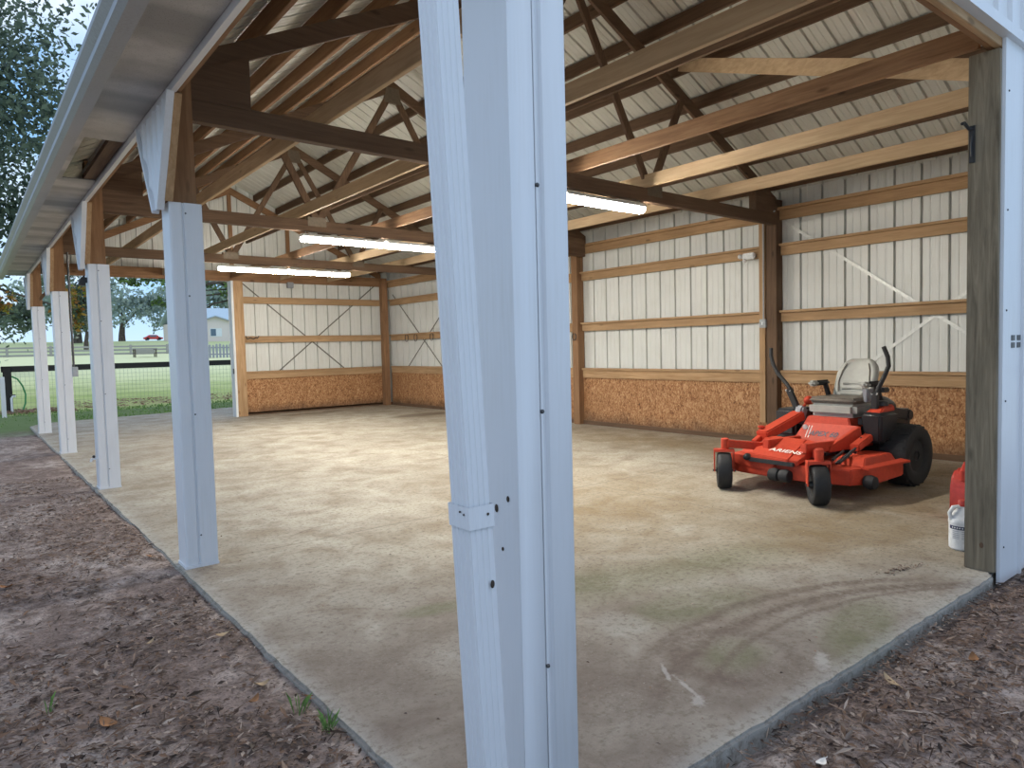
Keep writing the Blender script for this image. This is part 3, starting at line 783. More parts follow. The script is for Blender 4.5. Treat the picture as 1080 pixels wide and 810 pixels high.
# ------------------------------------------------------------------ fittings on walls and posts
t = thing('conduit', 'grey conduit with switch box running down the wall post behind the mower', 'conduit', (8.93, 5.47, .35))
s = MB(); s.tube([(8.80, 5.25, 3.22), (8.86, 5.38, 3.20), (8.88, 5.475, 3.13), (8.88, 5.475, 3.0), (8.88, 5.475, 1.74)], .012, 8); L(s, t).build('pipe', 'pvc_grey', t, smooth=True)
s = MB(); s.box(8.85, 8.90, 5.43, 5.53, 1.64, 1.76); L(s, t).build('switch_box', 'pvc_grey', t, .008)
s = MB(); s.box(8.87, 8.90, 5.455, 5.475, 1.69, 1.72); s.box(8.843, 8.852, 5.47, 5.49, 1.68, 1.72); L(s, t).build('switch', 'white_plastic', t)
s = MB(); s.box(8.88, 8.92, 5.455, 5.545, .30, 3.1); tag(s.build('nailer_strip', 'girt_lumber_z', bevel=.003), 'pale upright nailer board beside the wall post behind the mower', 'board')
t = thing('motion_light', 'small white motion light on the upper girt left of the wall post', 'light', (8.97, 5.75, 2.67))
s = MB(); s.box(-.05, .02, -.10, .10, -.04, .05); s.build('housing', 'white_plastic', t, .015)
s = MB(); s.ball((-.05, .05, -.06), .03, 10, 8); s.build('sensor', 'white_plastic', t, smooth=True)
s = MB(); s.ball((-.05, .12, .01), (.04, .035, .035), 10, 8); s.build('lamp_head', 'white_plastic', t, smooth=True)
def horseshoe(c, ax, label, nm='horseshoe_hook', r=.05, cat='hook', group=None):
    pts = []
    for k in range(13):
        a = PI*.12+(2*PI-.24*PI)*k/12
        y, z = r*math.sin(a), r*1.25*math.cos(a)
        pts.append((c[0]-.01, c[1]+y, c[2]+z) if ax == 'y' else (c[0]+y, c[1]-.01, c[2]+z))
    s = MB(); s.tube(pts, .008, 8); tag(s.build(nm, 'black_metal', smooth=True), label, cat, group)
horseshoe((8.885, 9.33, 1.62), 'y', 'black horseshoe hung on the wall post right of the corner post')
s = MB(); s.tube([(5.26, 16.62, 1.87), (5.28, 16.58, 1.80), (5.34, 16.57, 1.83), (5.42, 16.57, 1.80), (5.48, 16.58, 1.84), (5.52, 16.6, 1.82), (5.56, 16.62, 1.87)], .012, 8); tag(s.build('rein_hook', 'black_metal', smooth=True), 'black bent hook rail on the middle girt at the left of the back wall', 'hook')
for y, l in ((15.6, 'leftmost'), (15.15, 'second'), (14.4, 'third'), (13.9, 'rightmost')):
    horseshoe((8.965, y, 1.76), 'y', f'dark ring hook on the middle girt near the back corner, {l} of the four', 'ring_hook', .075, 'hook', 'ring hooks on the girt')
s = MB(); s.box(6.28, 6.43, 16.55, 16.64, 3.02, 3.16); tag(s.build('junction_box', 'grey_plastic', bevel=.01), 'small grey box under the header board on the back wall', 'box')
t = thing('floodlight', 'small black floodlight on the outer side of the second post from the corner', 'light', (1.13, 8.87, 2.3))
s = MB(); s.box(-.025, .002, -.02, .02, -.03, .03); s.build('bracket', 'black_metal', t, .004)
s = MB(); s.hexa([(-.085, -.04, -.06), (-.02, -.035, -.06), (-.02, .035, -.06), (-.085, .04, -.06)], [(-.065, -.03, .02), (-.02, -.03, .06), (-.02, .03, .06), (-.065, .03, .02)]); s.build('lamp_head', 'black_plastic', t, .006)
t = thing('conduit', 'dark conduit with grey outlet box down the third post from the corner', 'conduit', (1.36, 12.56, 1.2))
s = MB(); s.tube([(1.36, 12.56, 3.07), (1.36, 12.56, 1.3)], .016, 8); L(s, t).build('pipe', 'dark_steel', t, smooth=True)
s = MB(); s.box(1.335, 1.41, 12.51, 12.60, 1.17, 1.32); L(s, t).build('outlet_box', 'pvc_grey', t, .006)
s = MB(); s.beam((1.20, 16.36, 2.52), (1.46, 16.30, 2.86), .05, .05); tag(s.build('knee_brace', 'old_lumber_z', bevel=.004), 'short wood knee brace at the top of the farthest post', 'brace')
t = thing('tap', 'small white tap with black knob near the foot of the second post', 'tap', (1.125, 8.83, .34))
s = MB(); s.tube([(0.005, 0, 0), (-.05, 0, 0), (-.06, 0, -.03)], .013, 8); s.build('spout', 'white_plastic', t, smooth=True)
s = MB(); s.ball((-.03, 0, .025), .016, 8, 6); s.build('knob', 'black_plastic', t, smooth=True)

# ------------------------------------------------------------------ riding mower (local frame: +x to the rear, +y to the viewer's left, z up)
M = thing('riding_mower', 'orange zero-turn riding mower with grey seat parked before the right wall', 'mower', (5.87, 3.58, 0), -.055)
def part(mb, name, mat, par=M, **k): return mb.build(name, mat, par, **k)
def tyre_prof(R, w, rr):
    h_ = w/2
    return [(rr, -h_*.72), (rr+.02, -h_*.9), (R*.80, -h_), (R*.93, -h_*.93), (R*.985, -h_*.72), (R, -h_*.4), (R, h_*.4), (R*.985, h_*.72), (R*.93, h_*.93), (R*.80, h_), (rr+.02, h_*.9), (rr, h_*.72)]
def caster(y0, turn):
    # wheel built around its own origin, then turned
    def rot(mb, cx, cy):
        c_, s_ = math.cos(turn), math.sin(turn)
        mb.v = [(cx+(x-cx)*c_-(y-cy)*s_, cy+(x-cx)*s_+(y-cy)*c_, z) for x, y, z in mb.v]; return mb
    cx, cy = 0.0, y0
    s = MB(); s.lathe(tyre_prof(.178, .14, .085), (cx, cy, .178), 'y', 36)
    w = part(rot(s, cx, cy), 'front_wheel', 'black_rubber', smooth=True)
    s = MB(); s.lathe([(.088, -.052), (.08, -.042), (.035, -.05), (.03, -.075), (.03, .075), (.035, .05), (.08, .042), (.088, .052)], (cx, cy, .178), 'y', 20)
    part(rot(s, cx, cy), 'hub', 'black_metal', w, smooth=True)
    s = MB()
    for sg in (-1, 1):
        yy = cy+sg*.092
        s.prism([(cx-.03, .165), (cx+.03, .165), (cx+.045, .29), (cx+.06, .375), (cx-.035, .375), (cx-.045, .29)], 'y', yy-.006, yy+.006)
    s.prism([(cx-.045, .365), (cx+.06, .365), (cx+.055, .392), (cx-.04, .392)], 'y', cy-.098, cy+.098)
    fk = part(rot(s, cx, cy), 'fork', 'orange_paint', bevel=.004)
    s = MB(); s.tube([(cx, cy-.11, .178), (cx, cy+.11, .178)], .011, 10); part(rot(s, cx, cy), 'axle_bolt', 'dark_steel', fk)
    s = MB(); s.lathe([(.036, .39), (.038, .40), (.038, .49), (.030, .497), (.02, .50)], (cx+.015, cy, 0), 'z', 18); part(s, 'pivot_tube', 'orange_paint', smooth=True)
caster(.50, .72); caster(-.50, .78)
# front frame: cross tube and arms
for sg in (-1, 1):
    s = MB(); s.beam((.015, sg*.48, .447), (.42, sg*.26, .395), .07, .075); part(s, 'front_arm', 'orange_paint', bevel=.006)
for sg in (-1, 1):
    s = MB(); s.beam((.25, sg*.20, .44), (1.75, sg*.27, .40), .065, .09); part(s, 'frame_rail', 'orange_paint', bevel=.006)
# foot plate with sloped nose
s = MB()
s.add([(.10, .27, .365), (.10, -.14, .345), (.56, -.05, .485), (.56, .40, .49), (.10, .27, .32), (.10, -.14, .30), (.60, -.05, .40), (.60, .40, .40)],
      [(0, 1, 2, 3), (7, 6, 5, 4), (0, 4, 5, 1), (1, 5, 6, 2), (2, 6, 7, 3), (3, 7, 4, 0)])
fp = part(s, 'foot_plate', 'orange_paint', bevel=.008)
s = MB(); s.add([(.10, -.145, .345), (.13, -.215, .33), (.46, -.235, .47), (.53, -.075, .495), (.10, -.145, .30), (.13, -.215, .29), (.46, -.235, .38), (.53, -.075, .40)],
      [(0, 1, 2, 3), (7, 6, 5, 4), (0, 4, 5, 1), (1, 5, 6, 2), (2, 6, 7, 3), (3, 7, 4, 0)])
part(s, 'side_step', 'orange_paint', bevel=.006)
s = MB(); s.box(.085, .115, -.20, .28, .285, .325); part(s, 'nose_lip', 'black_metal', bevel=.006)
s = MB(); s.ball((.10, .30, .325), (.05, .04, .035), 10, 8); s.ball((.16, .33, .31), (.05, .03, .03), 10, 8); part(s, 'rubber_stop', 'black_rubber', smooth=True)
# deck
dk = MB()
top = [(.20, .62), (.15, .40), (.15, -.35), (.28, -.64), (.55, -.74), (1.10, -.70), (1.14, -.40), (1.16, .50), (1.05, .74), (.36, .70)]
dk.prism(top, 'z', .15, .295)
D = part(dk, 'mower_deck', 'orange_paint', bevel=.012)
# the deck's deep front apron and raised covers
s = MB(); s.beam((.165, .54, .285), (.135, .02, .255), .03, .10); part(s, 'front_apron', 'orange_paint', D, bevel=.006)
for y in (-.50, .50):
    s = MB(); s.hexa([(.46, y-.16, .295), (1.05, y-.16, .295), (1.05, y+.16, .295), (.46, y+.16, .295)], [(.56, y-.12, .365), (1.03, y-.12, .365), (1.03, y+.12, .365), (.56, y+.12, .365)])
    part(s, 'belt_cover', 'orange_paint', D, bevel=.008)
s = MB(); s.hexa([(.40, -.735, .28), (1.12, -.755, .28), (1.12, -.66, .29), (.40, -.66, .29)], [(.40, -.735, .30), (1.12, -.755, .30), (1.12, -.66, .31), (.40, -.66, .31)]); part(s, 'deck_edge', 'orange_paint', D, bevel=.004)
for x, y, z in ((.10, .00, .19), (.10, -.11, .19), (.42, -.74, .18)):
    s = MB(); s.lathe([(.03, -.05), (.055, -.045), (.065, 0), (.055, .045), (.03, .05)], (x, y, z), 'y', 18); part(s, 'roller', 'black_rubber', D, smooth=True)
for y in (-.5, 0, .5):
    s = MB(); s.lathe([(.06, 0), (.06, .05), (.03, .055), (.03, .08)], (.72, y, .285), 'z', 16); part(s, 'spindle', 'black_metal', D, smooth=True)
# upright pan with lettering, seat box
pn = MB(); pn.hexa([(.78, -.24, .37), (.82, -.24, .36), (.82, .30, .36), (.78, .30, .37)], [(.95, -.34, .605), (.98, -.34, .585), (.98, .22, .585), (.95, .22, .605)])
PN = part(pn, 'front_panel', 'orange_paint', bevel=.006)
s = MB(); s.box(.56, .82, -.24, .36, .34, .37); part(s, 'foot_well', 'black_metal')
s = MB(); s.hexa([(.60, -.25, .37), (1.0, -.37, .40), (1.0, -.33, .40), (.60, -.21, .37)], [(.60, -.26, .43), (.97, -.36, .60), (.97, -.32, .60), (.60, -.22, .43)]); part(s, 'side_panel', 'orange_paint', bevel=.004)
s = MB(); s.hexa([(.98, -.26, .57), (1.7, -.26, .57), (1.7, .26, .57), (.98, .26, .57)], [(1.0, -.22, .665), (1.66, -.22, .665), (1.66, .22, .665), (1.0, .22, .665)]); part(s, 'seat_box', 'orange_paint', bevel=.01)
s = MB(); s.beam((.50, .42, .48), (1.08, .36, .66), .14, .10); part(s, 'left_fender', 'orange_paint', bevel=.012)
s = MB(); s.beam((.72, -.43, .42), (1.12, -.40, .52), .09, .07); part(s, 'right_fender', 'orange_paint', bevel=.01)
s = MB(); s.beam((.40, .44, .42), (.70, .47, .52), .05, .06); s.lathe([(.02, 0), (.02, .1), (.035, .1), (.035, .12)], (.55, .46, .46), 'z', 12); part(s, 'height_pedal', 'orange_paint', bevel=.006)
s = MB()
for a, b in (((.30, -.46, .36), (.62, -.38, .40)), ((.34, -.50, .33), (.66, -.46, .41)), ((.45, -.40, .30), (.62, -.50, .44)), ((.40, .44, .35), (.75, .42, .42)), ((.7, -.42, .3), (.9, -.40, .5))): s.tube([a, b], .012, 8)
part(s, 'linkage', 'black_metal', smooth=True)
s = MB(); s.lathe([(.026, -.008), (.026, .008)], (.90, .185, .56), 'x', 14); part(s, 'gauge', 'silver', PN)
# text decals (flat lettering on the plate and on the panel)
def decal(txt, size, origin, xdir, ydir, mat, name, par, wide=1.0, shear=0.):
    c = bpy.data.curves.new(name, 'FONT'); c.body = txt; c.size = size; c.extrude = .0008; c.shear = shear; c.space_character = 1.05; c.align_x = 'LEFT'; c.offset = size*.02
    o = bpy.data.objects.new(name, c); COL.objects.link(o)
    me = bpy.data.meshes.new_from_object(o.evaluated_get(bpy.context.evaluated_depsgraph_get())); COL.objects.unlink(o); bpy.data.objects.remove(o)
    X_, Y_ = Vector(xdir).normalized(), Vector(ydir).normalized(); Z_ = X_.cross(Y_).normalized(); Y_ = Z_.cross(X_)
    mt = Matrix((X_*wide, Y_, Z_)).transposed().to_4x4(); mt.translation = Vector(origin)+Z_*.003
    me.transform(mt); me.materials.clear(); me.materials.append(MATS[mat])
    ob = bpy.data.objects.new(name, me); COL.objects.link(ob); ob.parent = par; return ob
decal('ARIENS', .085, (.20, .13, .397), (0, -1, -.03), (.95, 0, .30), 'decal_white', 'lettering', fp, 1.15)
decal('APEX 60', .078, (.862, .125, .484), (0, -1, .0), (.17, 0, .235), 'decal_navy', 'lettering', PN, 1.0, .3)
s = MB()
for y in (.12, .15): s.beam((.845, y, .462), (.925, y, .575), .008, .004, (0, 0, 1))
part(s, 'stripe', 'decal_white', PN)
# seat
s = MB(); s.box(1.02, 1.52, -.27, .24, .665, .82); st = part(s, 'seat_cushion', 'grey_vinyl', bevel=.045, seg=4)
s = MB(); s.box(1.03, 1.50, -.262, .232, .80, .862); part(s, 'seat_top', 'brown_vinyl', st, bevel=.025, seg=3)
def back_y(z):
    tt = (z-.83)/.40
    return .20+.03*math.sin(tt*PI)
sb = MB(); rows = 9; out_ = []
for k in range(rows+1):
    tt = k/rows; z = .82+.42*tt; wd = .215*(1-.0*tt)*(1 if tt < .62 else math.sqrt(max(.02, 1-((tt-.62)/.40)**2)*.85+.15)); xx = 1.44+.17*tt
    for j in range(9):
        u_ = -1+2*j/8; out_.append((xx-.04*u_*u_-.015*math.sin(tt*PI)+0, u_*wd-.015, z))
nf = len(out_)
for k in range(rows+1):
    tt = k/rows; z = .82+.42*tt; wd = .215*(1 if tt < .62 else math.sqrt(max(.02, 1-((tt-.62)/.40)**2)*.85+.15)); xx = 1.44+.17*tt
    for j in range(9):
        u_ = -1+2*j/8; out_.append((xx+.10-.04*abs(u_)**3, u_*wd-.015, z))
fs = []
for k in range(rows):
    for j in range(8):
        a = k*9+j; fs += [(a, a+1, a+10, a+9), (nf+a, nf+a+9, nf+a+10, nf+a+1)]
for k in range(rows): fs += [(k*9, (k+1)*9, nf+(k+1)*9, nf+k*9), (k*9+8, nf+k*9+8, nf+(k+1)*9+8, (k+1)*9+8)]
for j in range(8): fs += [(j, nf+j, nf+j+1, j+1), (rows*9+j, rows*9+j+1, nf+rows*9+j+1, nf+rows*9+j)]
sb.add(out_, fs); SB = part(sb, 'backrest', 'grey_vinyl', smooth=True, sub=1)
s = MB()
for z in (.875, .935, .985): s.tube([(1.44+.17*(z-.82)/.42-.008-.028*u*u, u*.115-.015, z) for u in (-1, -.5, 0, .5, 1)], .016, 8)
part(s, 'lumbar_roll', 'grey_vinyl', SB, smooth=True)
for a in (1, -1):
    s = MB(); s.tube([(1.42, a*.14-.015, .90), (1.47, a*.165-.015, 1.0), (1.52, a*.145-.015, 1.12), (1.555, a*.115-.015, 1.19)], .006, 6); part(s, 'piping', 'brown_vinyl', SB, smooth=True)
for sg in (-1, 1):
    y = .275*sg-.01
    s = MB(); s.beam((1.50, y, .80), (1.40, y, 1.0), .03, .05, (0, 1, 0)); am = part(s, 'armrest', 'black_plastic', bevel=.006)
    s = MB(); s.box(1.16, 1.46, y-.035, y+.035, .965, 1.02); part(s, 'arm_pad', 'black_rubber', am, bevel=.02, seg=3)
    s = MB(); s.box(1.13, 1.25, y-.037, y+.037, .962, 1.022); part(s, 'pad_tip', 'grey_vinyl', am, bevel=.02, seg=3)
s = MB(); s.hexa([(1.15, -.33, .82), (1.23, -.33, .82), (1.23, -.29, .82), (1.15, -.29, .82)], [(1.13, -.34, .95), (1.25, -.34, .95), (1.25, -.28, .95), (1.13, -.28, .95)]); part(s, 'control_pod', 'grey_plastic', bevel=.008)
# steering levers
for sg, yb, ym, yt in ((1, .40, .50, .77), (-1, -.42, -.43, -.46)):
    s = MB(); s.beam((1.10, yb, .55), (1.12, yb+sg*.01, .74), .05, .035, (0, 1, 0)); s.beam((1.12, yb, .70), (1.10, ym, .93), .045, .06, (0, 1, 0))
    lv = part(s, 'steering_lever', 'black_metal', bevel=.004)
    if sg > 0: pts = [(1.12, .47, .90), (1.14, .56, .99), (1.16, .68, 1.10), (1.17, .735, 1.19), (1.18, .77, 1.28), (1.19, .775, 1.37)]
    else: pts = [(1.12, -.41, .85), (1.15, -.44, .97), (1.19, -.49, 1.12), (1.20, -.51, 1.18), (1.20, -.50, 1.27), (1.19, -.465, 1.37)]
    s = MB(); s.tube(pts, .021, 12); part(s, 'grip', 'black_rubber', lv, smooth=True)
    for k in (0, 1):
        s = MB(); s.lathe([(.010, 0), (.010, -.006)], (1.085, ym+(.02 if k else -.025), .915), 'x', 10); part(s, 'bolt', 'silver', lv)
s = MB(); s.beam((1.05, .36, .57), (1.10, .34, .75), .12, .09, (0, 1, 0)); part(s, 'console', 'grey_plastic', bevel=.02)
s = MB(); s.ball((1.28, .38, .80), (.06, .05, .05), 10, 8); s.tube([(1.1, .36, .70), (1.2, .37, .76)], .016, 8); part(s, 'hand_knob', 'orange_paint', smooth=True)
# tanks, engine
tk = MB(); tk.hexa([(1.02, -.53, .44), (1.30, -.53, .43), (1.30, -.36, .43), (1.02, -.36, .44)], [(.98, -.55, .735), (1.34, -.55, .74), (1.34, -.34, .74), (.98, -.34, .735)])
tk2 = part(tk, 'fuel_tank', 'black_plastic', bevel=.03, seg=3)
s = MB(); s.hexa([(1.02, -.52, .735), (1.32, -.52, .74), (1.32, -.37, .74), (1.02, -.37, .735)], [(1.12, -.50, .775), (1.32, -.50, .80), (1.32, -.39, .80), (1.12, -.39, .775)]); part(s, 'tank_cover', 'orange_paint', tk2, bevel=.01)
s = MB(); s.lathe([(.055, .79), (.055, .83), (.04, .84)], (1.22, -.44, 0), 'z', 18); part(s, 'tank_cap', 'black_plastic', tk2, smooth=True)
s = MB(); s.box(1.02, 1.44, .38, .62, .43, .72); part(s, 'fuel_tank', 'black_plastic', bevel=.03, seg=3)
en = MB(); en.box(1.55, 2.05, -.32, .32, .42, .70); en.lathe([(.26, .70), (.25, .76), (.17, .82), (.05, .84)], (1.82, 0, 0), 'z', 22); en.lathe([(.07, -.15), (.07, .15)], (1.98, .1, .60), 'y', 14)
part(en, 'engine', 'black_metal', bevel=.012)
s = MB(); s.beam((1.36, -.40, .72), (1.72, -.40, .66), .12, .10); s.lathe([(.06, -.47), (.06, -.30)], (1.74, 0, .66), 'y', 14); part(s, 'air_filter', 'black_plastic', bevel=.02)
s = MB(); s.box(1.10, 1.70, -.30, -.26, .60, .66); part(s, 'rear_bracket', 'black_metal')
s = MB(); s.box(1.44, 1.56, -.345, -.25, .90, .95); part(s, 'seat_latch', 'black_plastic', bevel=.01)
for sg in (-1, 1):
    y = sg*.57-.0
    s = MB(); R = .30; s.lathe(tyre_prof(R, .27, .15), (1.42, y, R), 'y', 40); w = part(s, 'rear_wheel', 'black_rubber', smooth=True)
    s = MB()
    for k in range(22):
        a = 2*PI*k/22
        for sd in (-1, 1):
            c_ = Vector((1.42+math.cos(a)*.298, y+sd*.06, R+math.sin(a)*.298)); tdir = Vector((-math.sin(a), 0, math.cos(a)))
            s.beam(c_-tdir*.012+Vector((0, -.05, 0)), c_+tdir*.012+Vector((0, .05, 0)), .022, .012, (math.cos(a), 0, math.sin(a)))
    part(s, 'tread', 'black_rubber', w)
    s = MB(); s.lathe([(.152, -.09), (.14, -.07), (.05, -.08), (.045, -.105), (.045, .105), (.05, .08), (.14, .07), (.152, .09)], (1.42, y, R), 'y', 24); part(s, 'hub', 'black_metal', w, smooth=True)
s = MB(); s.tube([(1.42, -.55, .30), (1.42, .55, .30)], .03, 10); s.box(1.35, 1.6, -.35, .35, .25, .42); part(s, 'rear_axle', 'black_metal')

# ------------------------------------------------------------------ jug and fuel can beside the jamb
J = thing('detergent_jug', 'white plastic jug with red cap and blue-banded label beside the grey jamb post', 'jug', (5.30, 1.775, 0))
prof = [(.070, 0), (.082, .012), (.083, .05), (.083, .175), (.086, .185), (.086, .20), (.078, .215), (.05, .262), (.026, .285), (.024, .30)]
s = MB(); s.lathe(prof, (0, 0, 0), 'z', 28); s.build('bottle', 'white_plastic', J, smooth=True)
hd = Vector((-.75, .66, 0)); 
s = MB(); s.tube([tuple(hd*.078+Vector((0, 0, .205))), tuple(hd*.088+Vector((0, 0, .25))), tuple(hd*.065+Vector((0, 0, .288))), tuple(hd*.02+Vector((0, 0, .292)))], .014, 10); s.build('handle', 'white_plastic', J, smooth=True)
s = MB(); s.lathe([(.028, .295), (.029, .30), (.029, .33), (.025, .335)], (0, 0, 0), 'z', 20); s.build('cap', 'red_plastic', J, smooth=True)
def arc_band(z0, z1, r, a0, a1, n_=16):
    s = MB(); vs = []
    for k in range(n_+1):
        a = a0+(a1-a0)*k/n_
        vs += [(r*math.cos(a), r*math.sin(a), z0), (r*math.cos(a), r*math.sin(a), z1)]
    s.add(vs, [(2*i, 2*i+2, 2*i+3, 2*i+1) for i in range(n_)]); return s
A0 = math.radians(200)
lb = arc_band(.145, .168, .0838, A0-1.1, A0+1.2); LB = lb.build('label_band', 'navy_ink', J)
for z in (.13, .118, .106, .094, .082):
    for a in (-.8, -.1, .55):
        arc_band(z, z+.005, .0836, A0+a, A0+a+.5).build('fine_print', 'grey_ink', J)
for k in range(9):
    arc_band(.152, .161, .0841, A0-.85+k*.19, A0-.85+k*.19+.11, 3).build('print_mark', 'white_plastic', LB)
G = thing('fuel_can', 'red plastic fuel can behind the white jug, half hidden by the jamb post', 'can', (6.19, 2.03, 0))
s = MB(); s.prism([(-.15, 0), (.15, 0), (.16, .03), (.16, .26), (.13, .34), (.05, .40), (-.05, .41), (-.12, .36), (-.155, .27), (-.16, .03)], 'y', -.09, .09); s.build('body', 'red_plastic', G, bevel=.02, seg=3)
s = MB(); s.tube([(-.13, 0, .33), (-.14, 0, .40), (-.07, 0, .455), (.04, 0, .455), (.10, 0, .40)], .02, 10); s.build('handle', 'red_plastic', G, smooth=True)
s = MB(); s.lathe([(.035, .40), (.035, .45), (.02, .47)], (.0, .02, -.02), 'z', 16); s.build('spout_cap', 'black_plastic', G, smooth=True)

# ------------------------------------------------------------------ leaf litter and chips on the earth
rnd = random.Random(3)
def chip(s, x, y, z, ln, w):
    a = rnd.random()*2*PI; t_ = rnd.uniform(-.5, .5); c_, sn = math.cos(a), math.sin(a)
    dz = ln*t_*.45; b_ = rnd.uniform(-.25, .25)*w
    P = [(-ln/2, 0, 0), (0, -w/2, b_+.002), (ln/2, 0, 0), (0, w/2, -b_+.004)]
    s.add([(x+px*c_-py*sn, y+px*sn+py*c_, z+.004+pz+abs(dz)*.5+dz*px/ln) for px, py, pz in P], [(0, 1, 2, 3)])
s = MB()
cnt = 0
while cnt < 62000:
    q = rnd.random()
    if q < .72:
        y = .7+9.5*rnd.random()**1.7; x = rnd.uniform(-.95-.75*y*.5, 1.08)
        if y > 2.2 and x < -.25*y-.2: continue
    else:
        y = rnd.uniform(-.2, 1.42); x = rnd.uniform(1.0, 6.3)
        if x > 4.85: y = min(y, 1.36)
    if math.sin(x*2.1+1.3*y+.6)+math.sin(3.1*y-1.7*x)+.9*math.sin(5.3*x+2.9*y) > 1.0 and rnd.random() < .75: continue
    k_ = rnd.random()
    ln = rnd.uniform(.014, .040) if k_ < .74 else rnd.uniform(.04, .10)
    chip(s, x, y, ground_h(x, y)+rnd.random()*.008, ln, ln*rnd.uniform(.16, .55) if k_ < .74 else (rnd.uniform(.008, .022) if k_ < .84 else rnd.uniform(.003, .006))); cnt += 1
tag(s.build('leaf_litter', 'chip_litter', fix=False, origin=(0, 3, GZ)), 'brown bark chips and crumbled leaves strewn over the bare earth', 'leaf litter', kind='stuff')
# debris specks on the slab
s = MB()
for k in range(260):
    x = rnd.uniform(1.3, 5.2); y = 1.6+rnd.random()**1.5*5
    chip(s, x, y, 0, rnd.uniform(.008, .025), rnd.uniform(.004, .010))
for k in range(90):
    x = 4.55+rnd.gauss(0, .11); y = 1.86+rnd.gauss(0, .022)-(x-4.55)*.25
    chip(s, x, y, 0, rnd.uniform(.01, .03), rnd.uniform(.005, .015))
tag(s.build('floor_debris', 'chip_litter', fix=False, origin=(3, 3, 0)), 'dark crumbs of bark and leaf scattered on the concrete floor', 'debris', kind='stuff')

def leaf_mesh(ln, w, curl):
    s = MB(); n_ = 8; vs = []
    for i in range(n_+1):
        tt = i/n_; hw = w/2*math.sin(PI*min(1, tt*1.02))**.7 if 0 < tt < 1 else .001
        z = curl*4*(tt-.5)**2*ln
        for j in (-1, 0, 1): vs.append((ln*(tt-.5), j*hw, z+abs(j)*curl*w*.6))
    fs = []
    for i in range(n_):
        for j in (0, 1): a = i*3+j; fs.append((a, a+1, a+4, a+3))
    s.add(vs, fs); s.tube([(-ln*.5, 0, curl*ln), (-ln*.72, .004, curl*ln*1.3)], .0012, 5); return s
import itertools
def ray_ground(px, py, z):
    d_ = fw+(px-540)/F_PX*rt-(py-405)/F_PX*up; k_ = (z-1.45)/d_.z; return d_.x*k_, d_.y*k_
LV = [(115, 771, .11, .05, 'leaf_brown', 'curled rusty leaf nearest the bottom left of the picture'),
      (236, 675, .075, .045, 'leaf_tan', 'tan leaf lying on the earth left of the slab edge'),
      (276, 727, .07, .04, 'leaf_tan', 'pale curled leaf close to the slab edge at the bottom'),
      (160, 592, .08, .04, 'leaf_brown', 'rusty leaf on the earth left of the nearest wrapped post'),
      (7, 623, .10, .05, 'leaf_brown', 'rusty leaf at the left edge of the earth'),
      (329, 741, .06, .035, 'leaf_brown', 'small brown leaf by the grass tufts at the slab edge'),
      (112, 539, .09, .04, 'mud', 'dark leaf on the earth beside the second wrapped post'),
      (158, 682, .06, .03, 'leaf_tan', 'small tan leaf in the middle of the earth'),
      (268, 745, .07, .035, 'leaf_brown', 'brown leaf just below the pale curled leaf'),
      (940, 721, .12, .035, 'leaf_tan', 'long tan strip of leaf on the earth right of the slab'),
      (866, 808, .05, .035, 'decal_white', 'pale pebble-like leaf at the bottom right edge of the picture'),
      (1027, 697, .07, .04, 'leaf_brown', 'rusty leaf on the earth at the far right')]
for i, (px, py, ln, w, mt_, lab) in enumerate(LV):
    x, y = ray_ground(px, py, GZ+.01)
    o = leaf_mesh(ln, w, .12+.06*(i % 3)).build('fallen_leaf', mt_, smooth=True, fix=False, origin=(0, 0, 0))
    o.location = (x, y, ground_h(x, y)+.012); o.rotation_euler = (rnd.uniform(-.2, .2), rnd.uniform(-.2, .2), rnd.uniform(0, 6))
    tag(o, lab, 'leaf', 'single fallen leaves')
# grass tufts by the slab edge
for px, py, nb, lab in ((347, 772, 16, 'small green grass tuft against the slab edge at the bottom'), (319, 752, 9, 'thin green grass sprout left of the larger tuft'), (52, 752, 7, 'faint grass sprout on the bare earth at lower left')):
    x, y = ray_ground(px, py+6, GZ); s = MB()
    for k in range(nb):
        a = rnd.uniform(0, 2*PI); hgt = rnd.uniform(.04, .10); ln = rnd.uniform(.01, .05); c_, sn = math.cos(a), math.sin(a)
        bx, by = rnd.gauss(0, .012), rnd.gauss(0, .012)
        s.add([(bx-.002*sn, by+.002*c_, 0), (bx+.002*sn, by-.002*c_, 0), (bx+ln*.4*c_+.002*sn, by+ln*.4*sn, hgt*.7), (bx+ln*c_, by+ln*sn, hgt)], [(0, 1, 2), (0, 2, 3)])
    o = s.build('grass_tuft', 'grass_blade', fix=False, origin=(0, 0, 0)); o.location = (x, y, ground_h(x, y)); tag(o, lab, 'grass', 'grass tufts')
# heaps of fallen leaves along the fence
s = MB()
for k in range(3200):
    x = rnd.uniform(.6, 9); y = rnd.uniform(23.4, 24.9) if x < 2.6 else rnd.uniform(24.2, 27.5)
    if x > 2.6 and rnd.random() < .5: continue
    chip(s, x, y, lawn_h(y)+rnd.random()*(.06 if x < 2.4 else .02), rnd.uniform(.06, .13), rnd.uniform(.04, .08))
tag(s.build('leaf_drift', 'fallen_leaves', fix=False, origin=(4, 25, 0)), 'drift of fallen brown leaves along the foot of the dark fence', 'leaf litter', kind='stuff')
s = MB()
for k in range(2600):
    x = rnd.uniform(-1.5, 9); y = rnd.uniform(18.9+(.2*max(0, x-1.2)), 23.8)
    a = rnd.random()*2*PI; hh = rnd.uniform(.03, .09); c_, sn = math.cos(a)*.03, math.sin(a)*.03
    z = -.07
    s.add([(x-c_, y-sn, z), (x+c_, y+sn, z), (x+sn*.6, y+c_*.6, z+hh)], [(0, 1, 2)])
tag(s.build('grass_verge', 'grass_blade', fix=False, origin=(4, 21, -.07)), 'short dark green grass between the slab and the dark fence', 'grass', kind='stuff')

